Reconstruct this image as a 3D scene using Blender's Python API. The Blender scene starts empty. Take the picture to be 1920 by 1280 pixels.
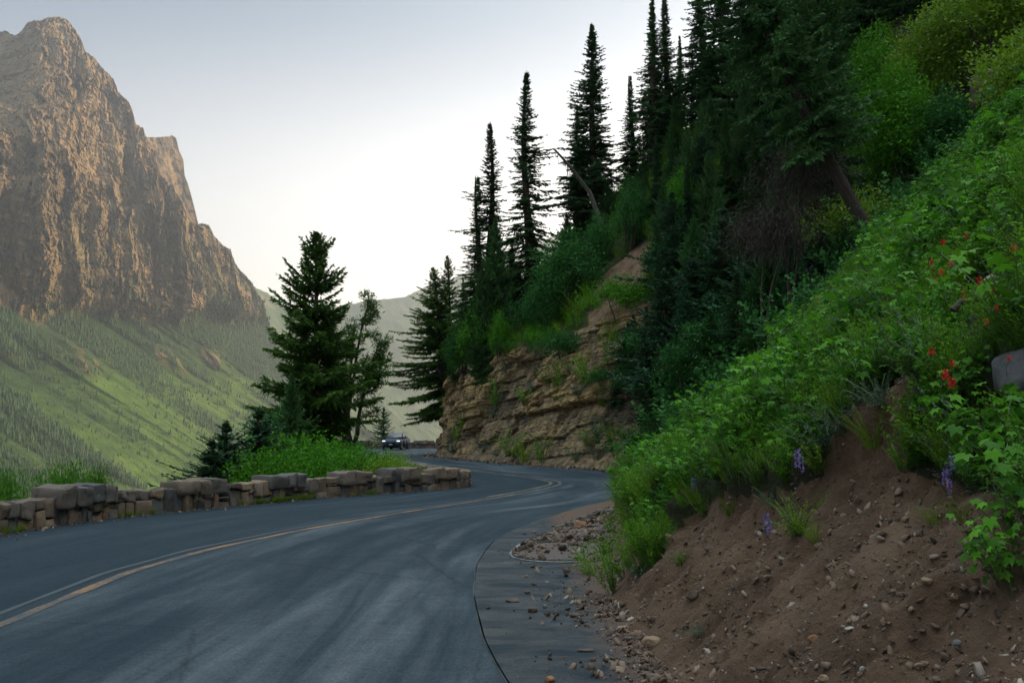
import bpy, math, random
import numpy as np
from mathutils import Vector, Matrix
from mathutils.bvhtree import BVHTree
from mathutils.geometry import tessellate_polygon
R = math.radians
rng = np.random.default_rng(7)
random.seed(7)
scene = bpy.context.scene
COL = scene.collection

# ---------------------------------------------------------------- camera
F = 1867.0; EYE = 1.6; PITCH = math.atan(172.0/F)
cam_d = bpy.data.cameras.new('camera'); cam = bpy.data.objects.new('camera', cam_d); COL.objects.link(cam)
cam_d.sensor_width = 36.0; cam_d.lens = F/1920*36.0; cam_d.clip_start = 0.1; cam_d.clip_end = 60000
cam.location = (0, 0, EYE); cam.rotation_euler = (R(90)+PITCH, 0, 0)
scene.camera = cam
# ---------------------------------------------------------------- sky, sun, exposure
SUN_AZ, SUN_EL = 60.0, 24.0          # degrees to the right of straight ahead, above the horizon
GLOW, HORIZ, OVER_FILL, VEIL = 2.6, 12.5, 7.6, 3.1
w = bpy.data.worlds.new('World'); scene.world = w; w.use_nodes = True
nt = w.node_tree; nt.nodes.clear()
out = nt.nodes.new('ShaderNodeOutputWorld'); bg = nt.nodes.new('ShaderNodeBackground')
sky = nt.nodes.new('ShaderNodeTexSky'); sky.sky_type = 'NISHITA'; sky.sun_disc = False
sky.sun_elevation = R(SUN_EL); sky.sun_rotation = R(SUN_AZ)
sky.altitude = 1500; sky.air_density = 1.0; sky.dust_density = 2.6; sky.ozone_density = 1.4
tn = nt.nodes.new('ShaderNodeMix'); tn.data_type = 'RGBA'; tn.blend_type = 'MULTIPLY'; tn.inputs[0].default_value = 1.0
nt.links.new(sky.outputs[0], tn.inputs[6]); tn.inputs[7].default_value = (0.72, 1.02, 1.10, 1)
# smoky air: a pale glow that widens towards the sun and a cream band along the horizon
tc = nt.nodes.new('ShaderNodeTexCoord'); sv = (math.sin(R(SUN_AZ))*math.cos(R(SUN_EL)), math.cos(R(SUN_AZ))*math.cos(R(SUN_EL)), math.sin(R(SUN_EL)))
def wm(op, a, b=0.0):
    x = nt.nodes.new('ShaderNodeVectorMath' if op in ('DOT_PRODUCT', 'SCALE') else 'ShaderNodeMath'); x.operation = op
    if hasattr(a, 'is_output'): nt.links.new(a, x.inputs[0])
    else: x.inputs[0].default_value = a
    tgt = x.inputs['Scale'] if op == 'SCALE' else x.inputs[1]
    if hasattr(b, 'is_output'): nt.links.new(b, tgt)
    else: tgt.default_value = b
    return x.outputs['Value'] if op == 'DOT_PRODUCT' else x.outputs[0]
def wcol(c):
    x = nt.nodes.new('ShaderNodeRGB'); x.outputs[0].default_value = (*c, 1); return x.outputs[0]
dt = wm('MAXIMUM', wm('DOT_PRODUCT', tc.outputs['Generated'], sv), 0.0)
sz = nt.nodes.new('ShaderNodeSeparateXYZ'); nt.links.new(tc.outputs['Generated'], sz.inputs[0]); el = wm('MAXIMUM', sz.outputs[2], 0.0)
hb = wm('MULTIPLY', wm('EXPONENT', wm('MULTIPLY', el, -10.0)), wm('ADD', wm('MULTIPLY', dt, 0.8), 0.2))
gl = wm('POWER', dt, 3.2)
def addc(a, b):
    x = nt.nodes.new('ShaderNodeVectorMath'); x.operation = 'ADD'; nt.links.new(a, x.inputs[0]); nt.links.new(b, x.inputs[1]); return x.outputs[0]
c1 = wm('SCALE', wcol((1.0, 0.92, 0.84)), wm('MULTIPLY', gl, GLOW)); c2 = wm('SCALE', wcol((1.0, 0.66, 0.30)), wm('MULTIPLY', hb, HORIZ))
hs = nt.nodes.new('ShaderNodeHueSaturation'); hs.inputs['Saturation'].default_value = 1.1; hs.inputs['Value'].default_value = 0.20; nt.links.new(tn.outputs[2], hs.inputs['Color'])
c3 = wm('SCALE', wcol((0.84, 0.96, 1.0)), wm('MULTIPLY', wm('POWER', el, 3.0), OVER_FILL))      # extra brightness overhead, added as fill light for the foreground
vm = nt.nodes.new('ShaderNodeMapRange'); vm.interpolation_type = 'SMOOTHSTEP'; nt.links.new(el, vm.inputs[0]); vm.inputs[1].default_value = 0.45; vm.inputs[2].default_value = 0.20
vm.inputs[3].default_value = 0.0; vm.inputs[4].default_value = 1.0
c4 = wm('SCALE', wcol((1.0, 0.90, 0.78)), wm('MULTIPLY', vm.outputs[0], wm('ADD', wm('MULTIPLY', dt, VEIL), VEIL*.35)))      # smoke layer low in the sky
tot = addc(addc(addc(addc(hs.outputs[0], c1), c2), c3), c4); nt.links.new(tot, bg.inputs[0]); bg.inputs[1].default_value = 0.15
nt.links.new(bg.outputs[0], out.inputs[0])
sd = bpy.data.lights.new('sun', 'SUN'); sd.energy = 4.9; sd.angle = R(0.5); sd.color = (1.0, 0.70, 0.38)
sun = bpy.data.objects.new('sun', sd); COL.objects.link(sun)
sdir = Vector((math.sin(R(SUN_AZ))*math.cos(R(SUN_EL)), math.cos(R(SUN_AZ))*math.cos(R(SUN_EL)), math.sin(R(SUN_EL))))
sun.rotation_euler = sdir.to_track_quat('Z', 'Y').to_euler(); sun.location = (60, 40, 80)
vs = scene.view_settings
vs.view_transform = 'Standard'; vs.look = 'None'; vs.gamma = 1.0; vs.exposure = 1.25; vs.use_curve_mapping = False
scene.render.engine = 'CYCLES'
cy = scene.cycles
cy.use_denoising = True; cy.max_bounces = 5; cy.diffuse_bounces = 3; cy.glossy_bounces = 2
cy.transmission_bounces = 3; cy.transparent_max_bounces = 6; cy.volume_bounces = 0

# ---------------------------------------------------------------- pixel <-> world (1920x1280 pixels of the photograph)
CT, ST = math.cos(PITCH), math.sin(PITCH)
def ray(px, py):
    u = (px-960)/F; v = (640-py)/F
    return np.array([u, CT-v*ST, ST+v*CT])
def at(px, py, D):
    r = ray(px, py); return np.array([0, 0, EYE]) + r*(D/r[1])
def ground(px, py, z=0.0):
    r = ray(px, py); return np.array([0, 0, EYE]) + r*((z-EYE)/r[2])
def proj(P):
    P = np.asarray(P, float); x = P[..., 0]; y = P[..., 1]; z = P[..., 2]-EYE
    fw = y*CT + z*ST; up = -y*ST + z*CT
    fw = np.where(fw < 1e-3, 1e-3, fw)
    return 960+F*x/fw, 640-F*up/fw, y
def in_poly(px, py, poly):
    c = np.zeros(np.shape(px), bool); n = len(poly)
    for i in range(n):
        x1, y1 = poly[i]; x2, y2 = poly[(i+1) % n]
        if y1 == y2: continue
        k = ((y1 > py) != (y2 > py)) & (px < (x2-x1)*(py-y1)/(y2-y1)+x1)
        c ^= k
    return c

# ---------------------------------------------------------------- noise
def _h(ix, iy, iz, seed):
    n = (ix*374761393 + iy*668265263 + iz*2147483647 + seed*1274126177) & 0xffffffff
    n = ((n ^ (n >> 13))*1274126177) & 0xffffffff
    n = ((n ^ (n >> 16))*2246822519) & 0xffffffff
    return ((n ^ (n >> 15)) & 0xffffff)/float(0xffffff)
def vnoise(x, y, z=0.0, seed=0):
    x, y, z = np.broadcast_arrays(np.asarray(x, float), np.asarray(y, float), np.asarray(z, float))
    ix = np.floor(x).astype(np.int64); iy = np.floor(y).astype(np.int64); iz = np.floor(z).astype(np.int64)
    fx = x-ix; fy = y-iy; fz = z-iz
    fx = fx*fx*(3-2*fx); fy = fy*fy*(3-2*fy); fz = fz*fz*(3-2*fz)
    r = 0
    for a in (0, 1):
        for b in (0, 1):
            for c in (0, 1):
                wgt = (fx if a else 1-fx)*(fy if b else 1-fy)*(fz if c else 1-fz)
                r = r + wgt*_h(ix+a, iy+b, iz+c, seed)
    return r*2-1
def fbm(x, y, z=0.0, oct=4, seed=0, gain=0.5, ridge=False):
    r = 0; a = 1.0; s = 0
    for o in range(oct):
        n = vnoise(x*2**o+o*17.3, y*2**o+o*5.1, np.asarray(z)*2**o+o*9.7, seed+o)
        if ridge: n = 1-2*np.abs(n)
        r = r+a*n; s += a; a *= gain
    return r/s
def cells(x, y, seed=0):
    """random value of the nearest jittered cell, and distance to the border"""
    ix = np.floor(x).astype(np.int64); iy = np.floor(y).astype(np.int64)
    b1 = np.full(np.shape(x), 9.0); b2 = np.full(np.shape(x), 9.0); val = np.zeros(np.shape(x))
    for a in (-1, 0, 1):
        for b in (-1, 0, 1):
            cx = ix+a+0.15+0.7*_h(ix+a, iy+b, 0*ix, seed); cyy = iy+b+0.15+0.7*_h(ix+a, iy+b, 0*ix+1, seed)
            d = np.maximum(np.abs(cx-x), np.abs(cyy-y))*0.6+np.hypot(cx-x, cyy-y)*0.4
            v = _h(ix+a, iy+b, 0*ix+2, seed)
            k = d < b1
            b2 = np.where(k, b1, np.minimum(b2, d)); val = np.where(k, v, val); b1 = np.where(k, d, b1)
    return val, b2-b1
def sstep(a, b, x):
    t = np.clip((x-a)/(b-a), 0, 1); return t*t*(3-2*t)

# ---------------------------------------------------------------- mesh helpers
def mesh(name, v, faces, tint=None, smooth=True, mask=None):
    """v (N,3); faces: one (M,k) array or a list of them; tint (N,) and mask (N,) become point attributes"""
    v = np.asarray(v, np.float32); 
    if not isinstance(faces, (list, tuple)): faces = [faces]
    faces = [np.asarray(f, np.int32) for f in faces if len(f)]
    me = bpy.data.meshes.new(name)
    me.vertices.add(len(v)); me.vertices.foreach_set('co', v.ravel())
    tot = sum(f.size for f in faces); npoly = sum(len(f) for f in faces)
    me.loops.add(tot); me.polygons.add(npoly)
    me.loops.foreach_set('vertex_index', np.concatenate([f.ravel() for f in faces]))
    sizes = np.concatenate([np.full(len(f), f.shape[1], np.int32) for f in faces])
    starts = np.concatenate([[0], np.cumsum(sizes)[:-1]]).astype(np.int32)
    me.polygons.foreach_set('loop_start', starts)
    if smooth: me.polygons.foreach_set('use_smooth', np.ones(npoly, bool))
    for nm, arr in (('tint', tint), ('mask', mask)):
        if arr is not None:
            a = me.attributes.new(nm, 'FLOAT', 'POINT'); a.data.foreach_set('value', np.asarray(arr, np.float32))
    me.update(calc_edges=True)
    return me
def obj(name, me, mat=None, parent=None, loc=None, rz=0.0, link=True):
    o = bpy.data.objects.new(name, me)
    if mat is not None and me is not None and not me.materials: me.materials.append(mat)
    if link: COL.objects.link(o)
    if parent is not None: o.parent = parent
    if loc is not None: o.location = loc
    o.rotation_euler.z = rz
    return o
def tag(o, label=None, cat=None, group=None, kind=None):
    if label: o['label'] = label
    if cat: o['category'] = cat
    if group: o['group'] = group
    if kind: o['kind'] = kind
    return o
def empty(name, loc=(0, 0, 0), rz=0.0):
    o = bpy.data.objects.new(name, None); COL.objects.link(o); o.location = loc; o.rotation_euler.z = rz
    o.empty_display_size = 0.1
    return o
def copy_tree(o, parent=None):
    kids = list(o.children)
    c = o.copy(); COL.objects.link(c); c.parent = parent
    if parent is None: c.parent = None
    for ch in kids: copy_tree(ch, c)
    return c
def gridfaces(nr, nc, flip=False):
    i = np.arange(nr-1)[:, None]; j = np.arange(nc-1)[None, :]
    a = (i*nc+j).ravel(); f = np.stack([a, a+1, a+nc+1, a+nc], 1)
    return f[:, ::-1] if flip else f
class MB:
    def __init__(s): s.v = []; s.f = {}; s.t = []; s.n = 0
    def add(s, v, faces, tint=0.5):
        v = np.asarray(v, float).reshape(-1, 3)
        if not isinstance(faces, (list, tuple)): faces = [faces]
        for f in faces:
            f = np.asarray(f, np.int64)
            if len(f): s.f.setdefault(f.shape[1], []).append(f+s.n)
        s.v.append(v); s.t.append(np.broadcast_to(np.asarray(tint, float), (len(v),)).copy()); s.n += len(v)
    def mesh(s, name, smooth=True):
        return mesh(name, np.concatenate(s.v), [np.concatenate(f) for f in s.f.values()], np.concatenate(s.t), smooth)
def tube(pts, rad, sides=6, cap=True):
    pts = np.asarray(pts, float); n = len(pts); rad = np.broadcast_to(rad, (n,))
    tan = np.gradient(pts, axis=0); tan /= np.linalg.norm(tan, axis=1)[:, None]+1e-9
    ref = np.array([0, 0, 1.0]) if abs(tan[0][2]) < 0.8 else np.array([1.0, 0, 0])
    a = np.cross(tan, ref); a /= np.linalg.norm(a, axis=1)[:, None]+1e-9; b = np.cross(tan, a)
    th = np.arange(sides)/sides*2*np.pi
    v = pts[:, None]+rad[:, None, None]*(np.cos(th)[None, :, None]*a[:, None]+np.sin(th)[None, :, None]*b[:, None])
    fs = []
    i = np.arange(n-1)[:, None]; j = np.arange(sides)[None, :]
    f = np.stack([i*sides+j, i*sides+(j+1) % sides, (i+1)*sides+(j+1) % sides, (i+1)*sides+j], -1).reshape(-1, 4)
    return v.reshape(-1, 3), f
_cube = {}
def roundbox(n=4, p=6.0):
    """subdivided cube pushed to a superellipsoid of unit half size"""
    if (n, p) in _cube: return _cube[(n, p)]
    g = np.array([-1, -.9, -.35, .35, .9, 1]) if (n == 5 and p > 10) else (np.array([-1, -.93, -.45, 0, .45, .93, 1]) if (n == 6 and p > 10) else np.linspace(-1, 1, n+1)); vs_ = {}; V = []; Fc = []
    def vid(c):
        k = tuple(np.round(c, 4))
        if k not in vs_: vs_[k] = len(V); V.append(k)
        return vs_[k]
    for ax in range(3):
        for sg in (-1, 1):
            for i in range(n):
                for j in range(n):
                    q = []
                    for di, dj in ((0, 0), (1, 0), (1, 1), (0, 1)):
                        c = [0, 0, 0]; c[ax] = sg; c[(ax+1) % 3] = g[i+di]; c[(ax+2) % 3] = g[j+dj]; q.append(vid(c))
                    Fc.append(q if sg > 0 else q[::-1])
    V = np.array(V, float); V = V/((np.abs(V)**p).sum(1)**(1/p))[:, None]
    _cube[(n, p)] = (V, np.array(Fc)); return _cube[(n, p)]
def kites(base, d, nrm, L, W, cup=0.12, pos=0.42):
    """one four-cornered leaf per row"""
    base = np.asarray(base, float); d = d/(np.linalg.norm(d, axis=1)[:, None]+1e-9)
    s = np.cross(d, nrm); s /= np.linalg.norm(s, axis=1)[:, None]+1e-9; n2 = np.cross(s, d)
    L = np.broadcast_to(L, (len(base),))[:, None]; W = np.broadcast_to(W, (len(base),))[:, None]
    m = base+d*L*pos+n2*W*cup
    v = np.stack([base, m+s*W/2, base+d*L-n2*L*0.08, m-s*W/2], 1).reshape(-1, 3)
    return v, np.arange(len(base)*4).reshape(-1, 4)
def rdir(n, r=rng):
    a = r.normal(size=(n, 3)); return a/np.linalg.norm(a, axis=1)[:, None]
def rotz(v, a):
    c, s = np.cos(a), np.sin(a)
    return np.stack([v[..., 0]*c-v[..., 1]*s, v[..., 0]*s+v[..., 1]*c, v[..., 2]], -1)

# ---------------------------------------------------------------- materials
def newmat(name):
    m = bpy.data.materials.new(name); m.use_nodes = True
    n = m.node_tree.nodes; n.clear()
    o = n.new('ShaderNodeOutputMaterial'); b = n.new('ShaderNodeBsdfPrincipled')
    m.node_tree.links.new(b.outputs[0], o.inputs[0])
    return m, n, m.node_tree.links, b, o
def N(n, t, **kw):
    x = n.new(t)
    for k, v in kw.items(): setattr(x, k, v)
    return x
def ramp(n, stops, interp='LINEAR'):
    r = n.new('ShaderNodeValToRGB'); r.color_ramp.interpolation = interp
    e = r.color_ramp.elements
    while len(e) < len(stops): e.new(0.5)
    for k, (p, c) in enumerate(stops):
        e[k].position = p; e[k].color = (c[0], c[1], c[2], 1) if not np.isscalar(c) else (c, c, c, 1)
    return r
def noise(n, l, scale, detail=4, rough=0.55, vec=None, dist=0.0):
    x = n.new('ShaderNodeTexNoise'); x.inputs['Scale'].default_value = scale; x.inputs['Detail'].default_value = detail
    x.inputs['Roughness'].default_value = rough; x.inputs['Distortion'].default_value = dist
    if vec is not None: l.new(vec, x.inputs['Vector'])
    return x
def mix(n, l, fac, a, b, mode='MIX'):
    x = n.new('ShaderNodeMix'); x.data_type = 'RGBA'; x.blend_type = mode
    for sock, val in ((x.inputs[0], fac), (x.inputs[6], a), (x.inputs[7], b)):
        if hasattr(val, 'is_output'): l.new(val, sock)
        elif np.isscalar(val): sock.default_value = val if sock.type == 'VALUE' else (val, val, val, 1)
        else: sock.default_value = (val[0], val[1], val[2], 1)
    return x.outputs[2]
def mth(n, l, op, a, b=0.0):
    x = n.new('ShaderNodeMath'); x.operation = op
    for sock, val in ((x.inputs[0], a), (x.inputs[1], b)):
        if hasattr(val, 'is_output'): l.new(val, sock)
        else: sock.default_value = val
    return x.outputs[0]
def attr(n, name):
    a = n.new('ShaderNodeAttribute'); a.attribute_name = name; return a.outputs['Fac']
def bump(n, l, b, h, dist=0.02, strength=1.0):
    x = n.new('ShaderNodeBump'); x.inputs['Distance'].default_value = dist; x.inputs['Strength'].default_value = strength
    l.new(h, x.inputs['Height']); l.new(x.outputs[0], b.inputs['Normal'])
def pos(n): return n.new('ShaderNodeNewGeometry').outputs['Position']
def mapping(n, l, vec, scale=(1, 1, 1), rot=(0, 0, 0)):
    m = n.new('ShaderNodeMapping'); m.inputs['Scale'].default_value = scale; m.inputs['Rotation'].default_value = rot
    l.new(vec, m.inputs['Vector']); return m.outputs[0]

def foliage(name, dark, lightc, trans=0.3, rough=0.6, objvar=0.25, spec=0.25):
    m, n, l, b, o = newmat(name)
    r = ramp(n, [(0.0, dark), (1.0, lightc)])
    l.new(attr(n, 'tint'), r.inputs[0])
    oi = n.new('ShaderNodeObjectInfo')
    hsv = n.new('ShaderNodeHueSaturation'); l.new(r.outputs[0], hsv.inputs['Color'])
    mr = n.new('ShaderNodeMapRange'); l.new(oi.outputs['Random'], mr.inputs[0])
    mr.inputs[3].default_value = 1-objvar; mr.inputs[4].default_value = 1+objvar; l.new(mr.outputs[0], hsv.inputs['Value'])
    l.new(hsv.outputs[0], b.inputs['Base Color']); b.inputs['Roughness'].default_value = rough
    b.inputs['Specular IOR Level'].default_value = spec
    t = n.new('ShaderNodeBsdfTranslucent'); l.new(hsv.outputs[0], t.inputs[0])
    ms = n.new('ShaderNodeMixShader'); ms.inputs[0].default_value = trans
    l.new(b.outputs[0], ms.inputs[1]); l.new(t.outputs[0], ms.inputs[2]); l.new(ms.outputs[0], o.inputs[0])
    return m
def plain(name, c, rough=0.6, metal=0.0, spec=0.5, em=None, ems=0.0, noisy=0.0, nscale=8.0):
    m, n, l, b, o = newmat(name)
    b.inputs['Roughness'].default_value = rough; b.inputs['Metallic'].default_value = metal
    b.inputs['Specular IOR Level'].default_value = spec
    if noisy:
        tc = n.new('ShaderNodeTexCoord'); nz = noise(n, l, nscale, 5, 0.6, tc.outputs['Object'])
        r = ramp(n, [(0.3, tuple(x*(1-noisy) for x in c)), (0.7, tuple(x*(1+noisy) for x in c))])
        l.new(nz.outputs[0], r.inputs[0]); l.new(r.outputs[0], b.inputs['Base Color'])
    else: b.inputs['Base Color'].default_value = (*c, 1)
    if em: b.inputs['Emission Color'].default_value = (*em, 1); b.inputs['Emission Strength'].default_value = ems
    return m
def bark(name, c1, c2):
    m, n, l, b, o = newmat(name); p = mapping(n, l, n.new('ShaderNodeTexCoord').outputs['Object'], (6, 6, 1.2))
    nz = noise(n, l, 3, 5, 0.65, p); r = ramp(n, [(0.3, c1), (0.7, c2)]); l.new(nz.outputs[0], r.inputs[0])
    l.new(r.outputs[0], b.inputs['Base Color']); b.inputs['Roughness'].default_value = 0.9; bump(n, l, b, nz.outputs[0], 0.03)
    return m
M = {}
M['fir'] = foliage('fir needles', (0.017, 0.058, 0.022), (0.080, 0.185, 0.052), 0.2, spec=.1)
M['fir_blue'] = foliage('blue green needles', (0.014, 0.052, 0.028), (0.056, 0.155, 0.066), 0.2, spec=.1)
M['fir_green'] = foliage('mid green needles', (0.014, 0.058, 0.018), (0.060, 0.185, 0.040), 0.25, spec=.1)
M['fir_warm'] = foliage('bright fir needles', (0.020, 0.064, 0.014), (0.095, 0.20, 0.030), 0.35, spec=.1)
M['brown'] = foliage('dead needles', (0.025, 0.012, 0.008), (0.085, 0.045, 0.022), 0.25)
M['deadbrush'] = foliage('dead brush twigs', (0.012, 0.009, 0.008), (0.05, 0.034, 0.028), 0.1)
M['leaf'] = foliage('broad leaves', (0.020, 0.095, 0.006), (0.095, 0.31, 0.012), 0.35, spec=.12)
M['leaf_yellow'] = foliage('yellow green leaves', (0.05, 0.12, 0.006), (0.20, 0.34, 0.02), 0.4)
M['leaf_dark'] = foliage('dark leaves', (0.012, 0.058, 0.014), (0.045, 0.160, 0.030), 0.3, spec=.1)
M['herb'] = foliage('herb leaves', (0.030, 0.105, 0.003), (0.170, 0.40, 0.008), 0.38, spec=.1)
M['herb_big'] = foliage('large lobed leaves', (0.016, 0.078, 0.008), (0.105, 0.30, 0.014), 0.35, spec=.12)
M['sage'] = foliage('grey green leaves', (0.05, 0.085, 0.055), (0.12, 0.18, 0.12), 0.2)
M['grass'] = foliage('grass blades', (0.05, 0.11, 0.008), (0.20, 0.30, 0.03), 0.35, spec=.1)
M['bark'] = bark('fir bark', (0.018, 0.013, 0.010), (0.07, 0.05, 0.038))
M['bark_grey'] = bark('weathered grey wood', (0.05, 0.045, 0.04), (0.17, 0.15, 0.13))
M['stem'] = plain('green stem', (0.06, 0.11, 0.03), 0.7)
M['red'] = foliage('red bracts', (0.45, 0.03, 0.02), (0.75, 0.10, 0.06), 0.3, objvar=0.1)
M['orange'] = foliage('orange bracts', (0.45, 0.10, 0.02), (0.7, 0.22, 0.05), 0.3, objvar=0.1)
M['purple'] = foliage('violet petals', (0.16, 0.10, 0.34), (0.38, 0.30, 0.62), 0.3)
M['white'] = foliage('white petals', (0.5, 0.52, 0.48), (0.75, 0.78, 0.72), 0.3)
M['farforest'] = foliage('distant conifers', (0.010, 0.030, 0.014), (0.038, 0.075, 0.024), 0.0, 0.9)

# ================================================================ THE SETTING
def addattr(me, name, arr):
    a = me.attributes.new(name, 'FLOAT', 'POINT'); a.data.foreach_set('value', np.asarray(arr, np.float32))
# ---- roadside lines (ground plan, metres): W = outer wall line, FT = foot of the hill
W = np.array([(-10.5, -30), (-9.4, -4), (-8.9, 8), (-8.42, 16.1), (-7.8, 19.2), (-6.55, 21.9), (-4.95, 25.2), (-3.15, 27.6), (-1.95, 29.2),
              (-1.45, 30.1), (-1.55, 31.3), (-2.3, 33.4), (-4.4, 41), (-6.4, 48), (-8.4, 55), (-11.2, 65), (-13.8, 76), (-16.6, 88), (-18.2, 98),
              (-17.2, 104.5), (-13, 107.6), (-8, 109), (-3, 113), (1, 124), (8, 150), (16, 200)], float)
FT = np.array([(0.78, -30), (0.8, 0), (0.93, 6), (1.0, 9), (1.4, 14), (1.9, 19.5), (3.4, 24), (5.0, 30), (5.1, 36), (4.3, 42.7), (1.1, 50),
               (-1.9, 58.6), (-5.1, 68.2), (-5.5, 73), (-4.2, 81), (0, 94), (4, 105), (8, 118), (13, 140), (22, 170), (32, 210)], float)
def smooth_poly(P, step=0.5, k=3):
    seg = np.hypot(*np.diff(P, axis=0).T); s = np.concatenate([[0], np.cumsum(seg)]); q = np.arange(0, s[-1], step)
    x = np.interp(q, s, P[:, 0]); y = np.interp(q, s, P[:, 1])
    for _ in range(k):
        x[1:-1] = (x[:-2]+2*x[1:-1]+x[2:])/4; y[1:-1] = (y[:-2]+2*y[1:-1]+y[2:])/4
    return np.stack([x, y], 1)
WS = smooth_poly(W); 
# ---- hill: rows along the foot (by y0), columns up the slope (by arc length)
def spacing(stops):
    o = []
    for a, b, s in stops: o.append(np.arange(a, b-1e-6, s))
    return np.concatenate(o)
Y0 = spacing([(-14, 1, .5), (1, 3, .12), (3, 14, .04), (14, 23, .06), (23, 42, .16), (42, 73, .09), (73, 84, .25), (84, 206, 2.0)])
FX = np.interp(Y0, FT[:, 1], FT[:, 0])
# smooth foot
for _ in range(3): FX[1:-1] = (FX[:-2]+2*FX[1:-1]+FX[2:])/4
FX += 0.10*vnoise(Y0*0.9, 0*Y0, 0, 3)+0.05*vnoise(Y0*3.1, 0*Y0, 0, 4)+np.where(Y0 > 40, 0.25*vnoise(Y0*0.5, 0*Y0, 0, 5), 0)
NY = np.interp(Y0, [14, 24, 36, 43, 300], [0, .08, .2, .34, .34]); NX = np.sqrt(1-NY**2)
S = np.concatenate([np.arange(-0.6, 0, .1), np.arange(0, 9, .055), np.arange(9, 15, .12), np.arange(15, 34, .5), np.arange(34, 190, 4.0)])
wc = np.interp(Y0, [0, 22, 30, 36, 43, 50, 58, 66, 76, 90, 120], [2.4, 2.4, 4.5, 4.6, 4.6, 3.7, 2.6, 1.3, 1.3, 3, 5])
hc = np.interp(Y0, [0, 22, 30, 36, 43, 50, 58, 66, 76, 90, 120], [2.3, 2.3, 4.4, 5.6, 6.8, 7.0, 6.4, 5.9, 6.2, 7, 7])
ksl = np.interp(Y0, [0, 22, 36, 50, 90, 140], [.97, .97, 1.04, 1.10, .98, .7])
SS, YY = np.meshgrid(S, Y0); 
Lc = np.hypot(wc, hc)[:, None]
t1 = np.clip(SS/Lc, 0, 1); d = wc[:, None]*t1; z = hc[:, None]*t1
kk = ksl[:, None]; a2 = np.clip(SS-Lc, 0, 26); d += a2/np.sqrt(1+kk**2); z += a2*kk/np.sqrt(1+kk**2)
a3 = np.clip(SS-Lc-26, 0, 40); d += a3*0.8; z += a3*0.6
a4 = np.clip(SS-Lc-66, 0, 1e9); d += a4*0.93; z += a4*0.36
d += np.where(SS < 0, SS, 0); z += np.where(SS < 0, SS*0.08-0.012, 0.0)-0.012
HX = FX[:, None]+d*NX[:, None]; HY = YY+d*NY[:, None]; HZ = z
# surface normal (analytic: pointing at the road and up)
steep = np.gradient(z, axis=1)/(np.gradient(d, axis=1)+1e-6); nn = np.sqrt(1+steep**2)
nh, nz_ = steep/nn, 1/nn
cl = sstep(38, 43, YY)*(1-sstep(-0.5, 2.0, SS-Lc))           # cliff zone
far = sstep(24, 30, YY)
env = sstep(-0.1, 0.5, SS)
# near bank relief
x_, y_, z_ = HX, HY, HZ
disp = (0.22*fbm(y_*0.45, x_*0.45, z_*.3, 3, 11)+0.11*fbm(y_*1.5-z_*.5, z_*1.3, x_, 4, 12)+0.075*fbm(y_*4, z_*4, x_*4, 4, 13, .6)+0.05*(cells(y_*3.1+.3*z_, z_*3.1, 15)[0]-.5)+0.035*(cells(y_*7.3+.3*z_, z_*7.3, 16)[0]-.5)
        - 0.10*np.clip(fbm(y_*2.3-z_*0.7, z_*0.45, 0, 3, 14, ridge=True), 0.1, 1)-0.09*np.clip(fbm(y_*4.6-z_*1.5+.4*vnoise(y_*2, z_*2, 0, 17), z_*0.8, 0, 2, 18, ridge=True), 0.25, 1)) * (1-far*0.3)
disp += far*(0.8*fbm(y_*0.16, x_*0.16, z_*0.1, 3, 19)+.16*fbm(y_*1.1, z_*1.1, x_, 4, 20))
# brow: turf overhangs the scraped dirt
brow = np.interp(YY, [0, 3, 5, 7, 9, 11, 14, 18, 22], [2.6, 2.5, 2.15, 1.75, 1.15, .75, .5, .35, .3])+0.35*vnoise(YY*0.8, 0*YY, 0, 21)+0.15*vnoise(YY*2.7, 0*YY, 0, 22)
nearm = 1-sstep(20, 25, YY)
disp += nearm*(0.26*sstep(-0.14, 0.10, SS-brow*1.41)*np.exp(-np.clip(SS-brow*1.41, 0, 9)/1.6)-0.10*np.exp(-((SS-brow*1.41+0.45)/0.3)**2))
# cliff relief : beds, blocks, ledges
sA = y_*1.06
bedz = z_+0.11*sA+0.06*fbm(sA*0.12, z_*0.2, 0, 2, 31)
bi = np.floor(bedz/0.62); bf = bedz/0.62-bi
bedr = _h(bi.astype(np.int64), 0*bi.astype(np.int64), 0*bi.astype(np.int64), 33)
b2i = np.floor(bedz/0.21); bed2 = _h(b2i.astype(np.int64), 0*b2i.astype(np.int64), 0*b2i.astype(np.int64), 34)
v1, e1 = cells(sA/1.7+bedr*7, bedz/0.62, 35); v2, e2 = cells(sA/0.55, bedz/0.31, 36)
v3, e3 = cells(sA/3.6, bedz/2.4, 37)
v4, e4 = cells(sA/6.5+3, bedz/4.5, 39)
cdisp = 0.42*(bedr-.5)*(v3 > .35)+0.12*(bed2-.5)*(v3 > .6)+0.50*(v1-.5)*(v4 > .3)+0.20*(v2-.5)*(v4 > .45)+1.0*(v3-.5)+1.3*(v4-.5)-0.16*np.exp(-(e1/0.06)**2)-0.09*np.exp(-(e2/0.07)**2)-0.38*np.exp(-(e3/.035)**2)-0.25*np.exp(-(e4/.02)**2)
cdisp += 0.10*fbm(sA*1.6, z_*1.6, 0, 4, 38)+0.35*fbm(sA*.22, z_*.22, 0, 2, 32)
cdisp *= 0.75*sstep(-0.1, 1.0, SS)
DN = env*(disp*(1-cl)+cdisp*cl)
HX = HX-DN*nh*NX[:, None]; HY = HY-DN*nh*NY[:, None]; HZ = HZ+DN*nz_*np.where(cl > .5, 0.25, 1)
HV = np.stack([HX, HY, HZ], -1).reshape(-1, 3)
PX, PY, _d = proj(HV)
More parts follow.
